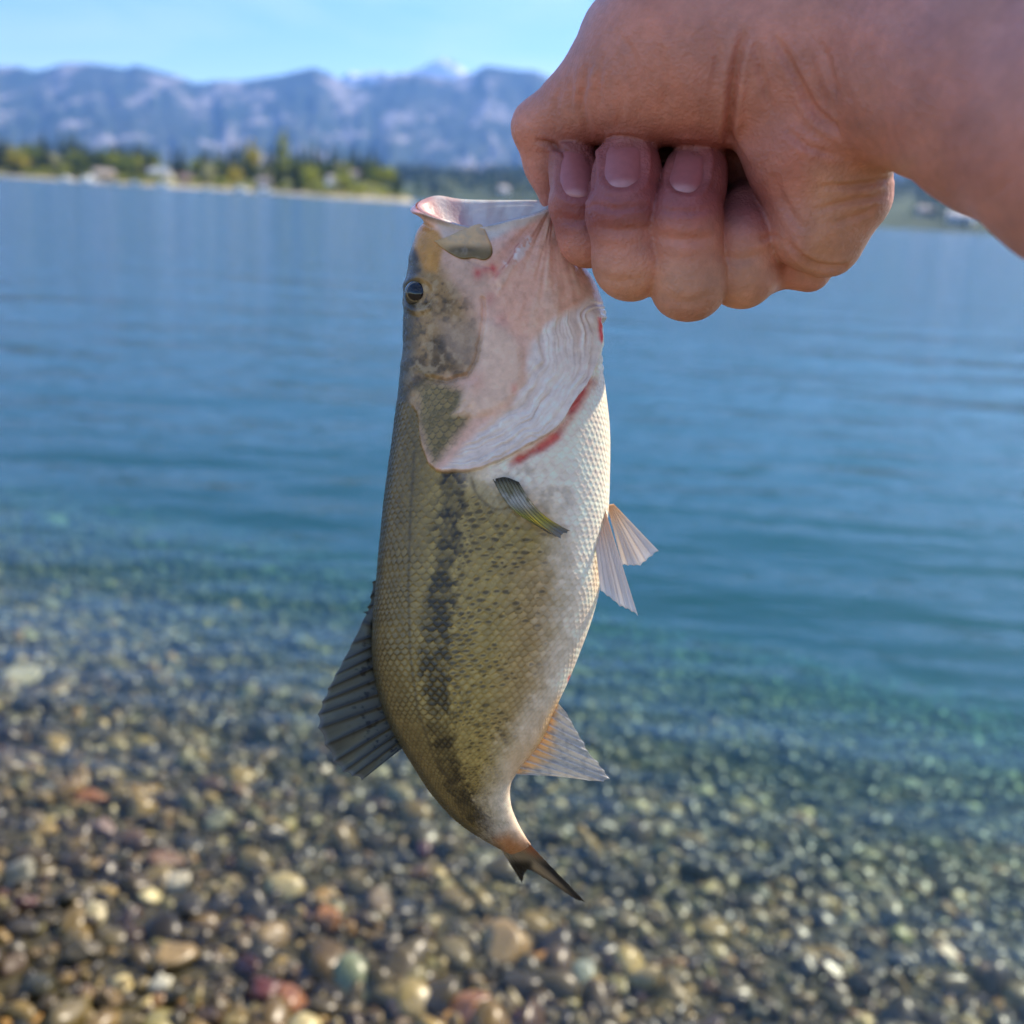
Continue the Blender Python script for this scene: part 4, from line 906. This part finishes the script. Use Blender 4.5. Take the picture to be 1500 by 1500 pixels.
op = poly(wu, wv_, [(612, 570), (632, 561), (655, 564), (680, 574), (692, 590), (684, 618), (668, 644), (650, 668), (636, 682), (624, 660), (616, 620)], 11)
net = 1 - sstep(.0, .16, np.abs(np.mod(bcol * .9, 1) - .5) * .7) * sstep(.0, .18, np.abs(np.mod(arow * .62 + .5 * np.mod(np.floor(bcol * .9), 2), 1) - .5))
Hc = lay(Hc, op, (146, 126, 78)); Hc = lay(Hc, op * edge * (.5 + .8 * nzf), (58, 56, 36), .85); Hc = lay(Hc, op * (sid > .6) * sstep(.9, .4, rho), (84, 78, 48), .6)
pl = poly(wu, wv_, [(706, 470), (738, 476), (762, 508), (767, 545), (752, 582), (722, 602), (692, 612), (668, 604), (692, 560), (706, 520)], 9)
Hc = lay(Hc, pl, (232, 200, 180), .9)
SAL = poly(wu, wv_, [(712, 392), (770, 330), (815, 305), (900, 330), (900, 500), (862, 520), (800, 490), (752, 490), (730, 440)], 12)
Hc = lay(Hc, SAL, (236, 184, 160), .8)
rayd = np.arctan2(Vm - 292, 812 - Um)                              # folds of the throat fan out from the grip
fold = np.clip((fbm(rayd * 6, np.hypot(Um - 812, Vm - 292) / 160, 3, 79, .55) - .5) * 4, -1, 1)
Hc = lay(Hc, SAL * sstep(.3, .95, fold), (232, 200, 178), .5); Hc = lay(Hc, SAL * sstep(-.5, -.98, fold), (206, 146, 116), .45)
Hc = lay(Hc, poly(wu, wv_, [(738, 355), (800, 318), (792, 340), (740, 400), (728, 398)], 6), (216, 160, 140), .7)
Hc = lay(Hc, poly(wu, wv_, [(738, 380), (775, 348), (786, 352), (742, 402)], 4) * sstep(.4, .6, nzf), (228, 224, 226), .8)
Hc = lay(Hc, poly(wu, wv_, [(690, 330), (745, 318), (805, 302), (800, 316), (745, 340), (712, 352)], 5), (214, 210, 206), .85)
Hc = lay(Hc, np.exp(-(seg_dist(Um, Vm, [(716, 332), (745, 322), (776, 310), (806, 301)]) / 4.5) ** 2), (124, 120, 112), .7)
# pleated gill membrane
ed = seg_dist(wu, wv_, EDGE)
PLT = poly(wu, wv_, [(655, 690), (700, 632), (745, 598), (770, 560), (778, 500), (800, 478), (860, 440), (890, 450), (890, 540), (840, 600), (790, 650), (735, 680)], 8)
taper = interp(Vm, [460, 560, 640, 690], [1.15, 1.0, .72, .5])
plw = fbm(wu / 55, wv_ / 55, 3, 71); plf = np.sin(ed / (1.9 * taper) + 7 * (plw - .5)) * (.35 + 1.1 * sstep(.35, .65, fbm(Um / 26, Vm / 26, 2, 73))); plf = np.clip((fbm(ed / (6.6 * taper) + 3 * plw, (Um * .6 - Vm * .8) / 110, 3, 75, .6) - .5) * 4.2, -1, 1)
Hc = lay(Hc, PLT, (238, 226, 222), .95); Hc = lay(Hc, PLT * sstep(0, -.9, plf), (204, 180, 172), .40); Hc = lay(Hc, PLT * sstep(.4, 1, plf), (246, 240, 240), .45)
Hc = lay(Hc, np.exp(-(ed / 4) ** 2), (228, 214, 212), .7)
red = lambda u, v, r: np.exp(-((np.hypot(wu - u, (wv_ - v) * .8)) / r) ** 2)
for u, v, r_, k in [(701, 402, 7, .75), (712, 396, 5, .5), (722, 392, 5, .8), (728, 402, 5, .5), (718, 440, 9, .3), (735, 470, 10, .25), (700, 560, 12, .2), (752, 572, 6, .35)]: Hc = lay(Hc, red(u, v, r_), (198, 62, 62), k)
Hc = lay(Hc, poly(Um, Vm, [(866, 468), (873, 470), (882, 508), (878, 520), (868, 500)], 2.5), (240, 44, 34), .95)
VEIN = [(735, 395), (750, 375), (756, 362), (762, 358)]
Hc = lay(Hc, np.exp(-(seg_dist(wu, wv_, VEIN) / 1.3) ** 2), (176, 70, 62), .5)
# upper lip
lip = poly(wu, wv_, [(600, 282), (640, 280), (665, 292), (650, 304), (626, 312), (604, 318)], 6); Hc = lay(Hc, lip, (206, 150, 148), .85)
Hc = lay(Hc, poly(Um, Vm, [(618, 306), (650, 320), (700, 326), (690, 340), (650, 332), (622, 320)], 4), (120, 112, 104), .75)
Hc = lay(Hc, poly(Um, Vm, [(640, 326), (700, 332), (690, 350), (650, 352)], 5), (200, 186, 176), .7)
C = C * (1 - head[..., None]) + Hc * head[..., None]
slit = np.exp(-((seg_dist(wu, wv_, smooth_curve([(744, 682), (776, 664), (805, 645), (832, 614), (848, 584), (862, 560)], 24)) - 0) / (6.5 + 5 * (nzm - .5))) ** 2) * bodym * sstep(735, 760, Um)
C = lay(C, slit, (188, 56, 54), np.clip(-.1 + 1.7 * nzm, 0, .95)); C = lay(C, slit * sstep(.5, .7, nzm), (226, 120, 110), .5)
C = C * (.80 + .42 * nzf)[..., None] * np.array([1.07, .97, .80])

# relief in pixels
R = np.zeros(U.shape)
R += bodym * (1.6 * (rho - .45) * best) * (1 - .35 * bel) * sstep(0, 30, xb + 20)
R += head * 9.0 * np.exp(-np.maximum(ed - 2, 0) / 45) * sstep(590, 660, Um + .3 * (Vm - 500))
R += head * poly(Um, Vm, [(606, 560), (700, 560), (660, 700), (612, 700)], 10) * 3
R += PLT * 2.3 * plf; R += SAL * 2.4 * fold * (.4 + .9 * nzm); R += pl * 3.2; R -= slit * 5
R += op * 1.0 * (rho - .5) * best; R += chk * 1.0 * (nzf - .5) + head * 1.6 * (nzm - .5)
PREO = [(628, 554), (655, 560), (684, 552), (700, 520), (708, 470), (706, 440)]
R -= head * 4.2 * np.exp(-(seg_dist(wu, wv_, PREO) / 3.5) ** 2); R -= head * 1.5 * np.exp(-(seg_dist(wu, wv_, [(650, 352), (690, 386), (722, 392), (728, 420)]) / 3) ** 2)
R -= 3.5 * np.exp(-(np.hypot(Um - 614, Vm - 431) / 20) ** 4)     # eye socket
R += 2.5 * np.exp(-((np.hypot(Um - 614, Vm - 431) - 24) / 5) ** 2)
R += 7.0 * lip * sstep(.34, .18, Cc) + 5 * np.exp(-((Tt - 3) / 8) ** 2); R -= 6 * np.exp(-((Tt - 27) / 7) ** 2) * sstep(.16, .05, Cc)
R += (3.5 * (nzl - .5) + 2.0 * (nzm - .5)) * (1 - .8 * bodym)
R *= sstep(0, 5, Tt) * .8 + .2
Pd = P + N * (R * FS)[..., None]
end = Pd[-1].mean(0); V0 = np.concatenate([Pd.reshape(-1, 3), end[None]])
fq = grid_faces(NT, NC, True)
last = (NT - 1) * NC + np.arange(NC); capq = np.stack([last, np.roll(last, -1), np.full(NC, NT * NC), np.full(NC, NT * NC)], -1)
m_fish, n, l, b = new_mat("wet_fish_skin")
a_ = n.new("ShaderNodeAttribute"); a_.attribute_name = "Col"; l.new(a_.outputs['Color'], b.inputs['Base Color'])
t = n.new("ShaderNodeTexCoord"); z = n.new("ShaderNodeTexNoise"); z.inputs['Scale'].default_value = 700; z.inputs['Detail'].default_value = 4; l.new(t.outputs['Object'], z.inputs['Vector'])
mr = n.new("ShaderNodeMapRange"); mr.inputs['To Min'].default_value = .16; mr.inputs['To Max'].default_value = .42; l.new(z.outputs['Fac'], mr.inputs['Value']); l.new(mr.outputs[0], b.inputs['Roughness'])
bpn = n.new("ShaderNodeBump"); bpn.inputs['Strength'].default_value = .3; bpn.inputs['Distance'].default_value = .0004; l.new(z.outputs['Fac'], bpn.inputs['Height']); l.new(bpn.outputs[0], b.inputs['Normal'])
b.inputs['Specular IOR Level'].default_value = .42; b.inputs['Subsurface Weight'].default_value = .06; b.inputs['Subsurface Radius'].default_value = (1, .5, .35); b.inputs['Subsurface Scale'].default_value = .003
forg = c2w(cpt(720, 760, FD))
fish = empty("bass", tuple(forg), 'olive and white largemouth bass hanging head up from the hand', 'fish')
# orientation check
q0 = fq[len(fq) // 2 // NC * NC + NC // 4]; nn = np.cross(V0[q0[1]] - V0[q0[0]], V0[q0[3]] - V0[q0[0]])
if nn @ N[q0[0] // NC, q0[0] % NC] < 0: fq = fq[:, ::-1]
cols = np.concatenate([C.reshape(-1, 3), C[-1].mean(0)[None]])
me = make_mesh("bass_body", c2w(V0) - forg, fq, m_fish, np.clip(cols, .005, .92)); add("body", me, fish)
BD = DepthMap(U[:, 1:half].ravel(), V[:, 1:half].ravel(), (-Pd[..., 2])[:, 1:half].ravel())

# mouth lining: the pale hollow inside the rim
LN = []; row0 = RW[0].copy()
for ins, dv in [(1.0, 0), (.965, -1.5), (.92, 4), (.86, 14), (.76, 27), (.62, 38), (.42, 46), (.2, 50), (.02, 51)]:
    rr_ = row0.copy(); rr_[1] += dv; rr_[3] += dv; LN.append((rr_, ins))
Lp = np.concatenate([fish_pts(r_[None], th[::4], i_) for r_, i_ in LN])
lu = np.broadcast_to((1 - np.cos(th[::4])) / 2, Lp.shape[:2]); lc = lay(np.broadcast_to(c3(226, 224, 218), Lp.shape).copy(), sstep(.30, .08, lu + .1 * np.sin(th[::4] * 7)), (206, 152, 150), .85)
lc = lay(lc, np.broadcast_to(sstep(.45, .75, fbm(lu * 9, np.arange(9)[:, None] * .7 + 0 * lu, 3, 7)), lu.shape), (196, 176, 168), .5)
m_lin = attr_mat("mouth_membrane", .45, .4, 300, .08, .4, 500, .0008, .3, (1, .5, .4), .004, transl=.3)
add("mouth_lining", make_mesh("mouth_lining", c2w(Lp.reshape(-1, 3)) - forg, grid_faces(len(LN), len(th[::4]), True), m_lin, lc.reshape(-1, 3)), fish)

# upper jaw plate (maxilla)
MX = np.array([(636, 353), (655, 347), (678, 336), (700, 328), (708, 332), (714, 345), (721, 362), (720, 374), (710, 381), (694, 378), (676, 379), (660, 372), (646, 362)], float)
def plate(name, pts, bd, lift, mat, colf, nr=14, thick=.0006):
    b_ = smooth_curve(np.vstack([pts, pts[:1]]), 97)[:-1]; c0 = b_.mean(0); f_ = np.linspace(1, .02, nr)
    uu = c0[0] + (b_[None, :, 0] - c0[0]) * f_[:, None]; vv = c0[1] + (b_[None, :, 1] - c0[1]) * f_[:, None]
    fit = bd.fit(c0[0], c0[1], 46); dd = fit(uu.ravel(), vv.ravel()).reshape(uu.shape); prof = np.sqrt(np.clip(1 - f_ ** 4, 0, 1))[:, None]
    top = cpt(uu, vv, dd - lift * (.35 + .65 * prof)); bot = cpt(uu[:1], vv[:1], dd[:1] + .002)
    Pp = np.concatenate([bot, top]); cl = colf(np.concatenate([uu[:1], uu]), np.concatenate([vv[:1], vv]))
    add(name, make_mesh(name, c2w(Pp.reshape(-1, 3)) - forg, grid_faces(nr + 1, 96, True)[:, ::-1], mat, cl.reshape(-1, 3)), fish)
def mx_col(u, v):
    k = fbm(u / 10, v / 10, 3, 88); c_ = np.broadcast_to(c3(222, 178, 122), u.shape + (3,)).copy()
    c_ = lay(c_, sstep(353, 372, v), (106, 88, 42), .9); c_ = lay(c_, sstep(372, 366, v) * np.exp(-((u - 680) / 22) ** 2) * sstep(356, 366, v), (46, 42, 22), .7)
    c_ = lay(c_, sstep(.5, .7, k), (176, 156, 128), .4); return lay(c_, sstep(660, 640, u), (190, 146, 84), .7)
m_plate = attr_mat("jaw_plate_skin", .35, .5, 300, .1, .3, 900, .0004, .1, sss_s=.002)
plate("maxilla", MX, BD, .0009, m_plate, mx_col)

# eye
er = 21.5 * FS; ec = cpt(614, 431, float(BD.fit(616, 431, 22)(np.array([614.]), np.array([431.]))[0]) + er * .82)
eax = np.array([-.16, .02, .98]); eax /= np.linalg.norm(eax)
ev, ef = ico(5); cosa = ev @ eax; angd = np.degrees(np.arccos(np.clip(cosa, -1, 1)))
ecol = np.broadcast_to(s2l((60, 54, 42)), ev.shape).copy()
an = np.arctan2(ev[:, 1], ev[:, 0]); irisv = .5 + .5 * np.sin(an * 9 + 3 * np.sin(an * 4))
ring = np.exp(-((angd - 40) / 2.6) ** 2)[:, None]; ecol = ecol * (1 - ring * .85) + s2l((150, 126, 82)) * ring * .8
ecol *= (.75 + .4 * irisv)[:, None]; rim_ = sstep(60, 72, angd)[:, None]; ecol = ecol * (1 - rim_) + s2l((40, 38, 30)) * rim_
m_eye = attr_mat("fish_eye", .15, .5, 400, .1, coat=.3); m_pup = simple_mat("fish_pupil", (6, 7, 9), .05, .1, 10, .6)
eye = add("eye", make_mesh("fish_eye", c2w(ec + ev * er) - forg, ef, m_eye, ecol), fish)
sel = angd < 38; keepf = sel[ef].all(1); bulge = (1.012 + .03 * sstep(38, 10, angd))[:, None]
add("pupil", make_mesh("fish_pupil", c2w(ec + ev * er * bulge) - forg, ef[keepf], m_pup), eye)

# fins
def fin_mat(name, alpha, transl):
    m, n, l, b = new_mat(name); a = n.new("ShaderNodeAttribute"); a.attribute_name = "Col"; l.new(a.outputs['Color'], b.inputs['Base Color'])
    b.inputs['Roughness'].default_value = .3; tl = n.new("ShaderNodeBsdfTranslucent"); l.new(a.outputs['Color'], tl.inputs['Color'])
    tp = n.new("ShaderNodeBsdfTransparent"); m1 = n.new("ShaderNodeMixShader"); m1.inputs[0].default_value = transl; l.new(b.outputs[0], m1.inputs[1]); l.new(tl.outputs[0], m1.inputs[2])
    ia = n.new("ShaderNodeMath"); ia.operation = 'SUBTRACT'; ia.inputs[0].default_value = 1; l.new(a.outputs['Alpha'], ia.inputs[1])
    m2 = n.new("ShaderNodeMixShader"); l.new(ia.outputs[0], m2.inputs[0]); l.new(m1.outputs[0], m2.inputs[1]); l.new(tp.outputs[0], m2.inputs[2]); l.new(m2.outputs[0], n["Material Output"].inputs['Surface'])
    return m
m_fin = fin_mat("fin_membrane", 1, .35)
def fin(name, base, tip, nray, colf, zb=0., zt=0., bow=0., curl=None, scal=.05, ridge=2.0, alpha=(1., 1.), thick=1.3, nj=44, per=12, ragged=.02):
    """base and tip: pixel polylines joined by rays; zb, zt offsets from the mid plane in pixels"""
    ni = nray * per + 1; B_ = smooth_curve(base, ni); T_ = smooth_curve(tip, ni); i = np.linspace(0, nray, ni)
    rayp = np.abs(np.sin(np.pi * i))                       # 0 on a ray, 1 between
    rg_ = np.random.default_rng(len(name)); rag = np.interp(i, np.arange(nray + 1), 1 + ragged * rg_.normal(size=nray + 1))
    T2 = B_ + (T_ - B_) * ((1 - scal * rayp) * rag)[:, None]
    s = np.linspace(0, 1, nj)[:, None]
    uu = B_[None, :, 0] * (1 - s) + T2[None, :, 0] * s; vv = B_[None, :, 1] * (1 - s) + T2[None, :, 1] * s
    if curl is not None: uu = uu + curl[0] * np.sin(np.pi * s) * np.ones_like(uu); vv = vv + curl[1] * np.sin(np.pi * s) * np.ones_like(vv)
    zb_ = np.interp(np.linspace(0, 1, ni), np.linspace(0, 1, np.size(zb)), np.atleast_1d(zb))[None]; zt_ = np.interp(np.linspace(0, 1, ni), np.linspace(0, 1, np.size(zt)), np.atleast_1d(zt))[None]
    z0 = zb_ * (1 - s) + zt_ * s + bow * np.sin(np.pi * s) + ridge * (1 - rayp)[None] ** 2 * (1 - .6 * s) + .8 * np.sin(i * 1.7)[None] * s * ridge
    hw = (thick * (.25 + .75 * (1 - rayp) ** 3))[None] * (1.15 - s)
    # rays fork towards the edge
    fork = np.abs(np.sin(np.pi * i * 2)); 
    d_ = FD - z0 * FS
    A_ = cpt(uu, vv, d_ - hw * FS); Bk = cpt(uu, vv, d_ + hw * FS)
    Pf = np.concatenate([A_.reshape(-1, 3), Bk.reshape(-1, 3)]); gf = grid_faces(nj, ni); k_ = nj * ni
    ring_ = np.concatenate([np.arange(ni), np.arange(1, nj) * ni + ni - 1, (nj - 1) * ni + np.arange(ni - 2, -1, -1), np.arange(nj - 2, 0, -1) * ni])
    rq = np.stack([ring_, np.roll(ring_, -1), np.roll(ring_, -1) + k_, ring_ + k_], -1)
    ff = np.concatenate([gf[:, ::-1], gf + k_, rq])
    col = colf(uu, vv, s * np.ones_like(uu), (rayp * (1 - s) + s * (.5 * rayp + .5 * fork)))
    al = (alpha[0] * (1 - s) + alpha[1] * s) * np.ones_like(uu); al = np.clip(al + .35 * (1 - rayp)[None] ** 2, 0, 1)
    cA = np.concatenate([col.reshape(-1, 3), al.reshape(-1, 1)], 1)
    return add(name, make_mesh(name, c2w(Pf) - forg, ff, m_fin, np.concatenate([cA, cA])), fish)
def col_dark(u, v, s, r):
    c_ = np.broadcast_to(c3(94, 92, 76), u.shape + (3,)).copy(); c_ = lay(c_, sstep(.75, .15, r), (44, 46, 44), .85); c_ = lay(c_, sstep(.25, 0, s), (84, 78, 58), .8)
    c_ = lay(c_, sstep(.66, .74, fbm(u / 7, v / 7, 2, 91)) * sstep(.7, .3, s), (26, 26, 22), .9); return lay(c_, sstep(.9, 1, s), (140, 140, 138), .5)
fin("dorsal_fin", [(551, 905), (547, 940), (549, 980), (560, 1030), (578, 1068), (594, 1092)], [(546, 878), (507, 958), (479, 1012), (466, 1062), (492, 1124), (530, 1143)], 13, col_dark, 0, (-4, 6), 6, scal=.045, ridge=2.4, alpha=(.92, .74), ragged=.018)
fin("spiny_dorsal_fin", [(551, 850), (549, 875), (548, 905)], [(545, 852), (540, 884), (531, 896)], 3, col_dark, 0, 0, 0, scal=.4, ridge=1.6, alpha=(.97, .9), nj=16)
def col_pelv(u, v, s, r):
    c_ = np.broadcast_to(c3(236, 226, 216), u.shape + (3,)).copy(); c_ = lay(c_, sstep(.5, .0, s), (240, 206, 168), .75); c_ = lay(c_, sstep(.55, .1, r) * sstep(.1, .5, s), (206, 190, 180), .45); return lay(c_, sstep(.8, 1, s), (236, 234, 232), .6)
fin("pelvic_fin", [(889, 740), (893, 739), (899, 738)], [(912, 830), (938, 828), (964, 806)], 6, col_pelv, (-24, -30), (-10, -4), 3, scal=.018, ridge=2.2, alpha=(.98, .82))
fin("pelvic_fin", [(868, 762), (877, 750), (886, 745)], [(880, 868), (908, 888), (934, 900)], 6, col_pelv, (30, 24), (42, 36), 4, scal=.018, ridge=2.2, alpha=(1, .9))
def col_anal(u, v, s, r):
    c_ = np.broadcast_to(c3(196, 190, 178), u.shape + (3,)).copy(); c_ = lay(c_, sstep(.42, .15, s), (236, 192, 120), .9); c_ = lay(c_, sstep(.7, .1, r), (226, 226, 224), .7); return lay(c_, sstep(.5, .8, fbm(u / 5, v / 5, 2, 97)), (120, 124, 128), .4)
fin("anal_fin", [(812, 1024), (792, 1064), (774, 1096), (750, 1134)], [(830, 1044), (862, 1098), (890, 1142), (812, 1137)], 11, col_anal, 4, (10, 0), 3, scal=.035, ridge=2.2, alpha=(.95, .55))
def col_pect(u, v, s, r):
    c_ = np.broadcast_to(c3(168, 156, 116), u.shape + (3,)).copy()
    c_ = lay(c_, np.exp(-((s - .32) / .16) ** 2) * sstep(.2, .7, fbm(u / 9, v / 6, 2, 99)), (232, 226, 212), .85); c_ = lay(c_, np.exp(-((s - .66) / .13) ** 2) * sstep(.1, .6, r), (214, 202, 84), .85)
    c_ = lay(c_, sstep(.13, 0, s), (66, 54, 44), .85); c_ = lay(c_, sstep(.45, .05, r), (92, 82, 58), .65); return lay(c_, sstep(.80, .95, s), (142, 138, 130), .85)
zp = (FD - float(BD.fit(760, 735, 40)(np.array([760.]), np.array([735.]))[0])) / FS
fin("pectoral_fin", [(722, 702), (740, 699), (760, 706)], [(788, 771), (816, 786), (838, 780)], 7, col_pect, (zp + 1, zp + 6), (zp + 4, zp - 4), 7, curl=(-7, 7), scal=.02, ridge=2.2, alpha=(1, .95))
def col_tail(u, v, s, r):
    c_ = np.broadcast_to(c3(150, 136, 112), u.shape + (3,)).copy(); c_ = lay(c_, sstep(.42, .1, s), (206, 146, 96), .85); c_ = lay(c_, sstep(.6, .1, r), (92, 82, 68), .5)
    c_ = lay(c_, sstep(10, 3, seg_dist(u, v, [(772, 1236), (858, 1324)])) * sstep(.3, .5, s), (34, 34, 38), .85); c_ = lay(c_, sstep(784, 774, u) * sstep(1254, 1268, v), (14, 13, 14), .95)
    return lay(c_, sstep(.78, 1.0, s), (34, 32, 32), .8)
fin("tail_fin", [(722, 1224), (740, 1228), (754, 1226), (765, 1225)], [(765, 1294), (773, 1275), (800, 1288), (838, 1314), (858, 1322)], 15, col_tail, (-52, -54), (-130, -70), -4, scal=.008, ridge=1.8, alpha=(1, .96), ragged=.006)
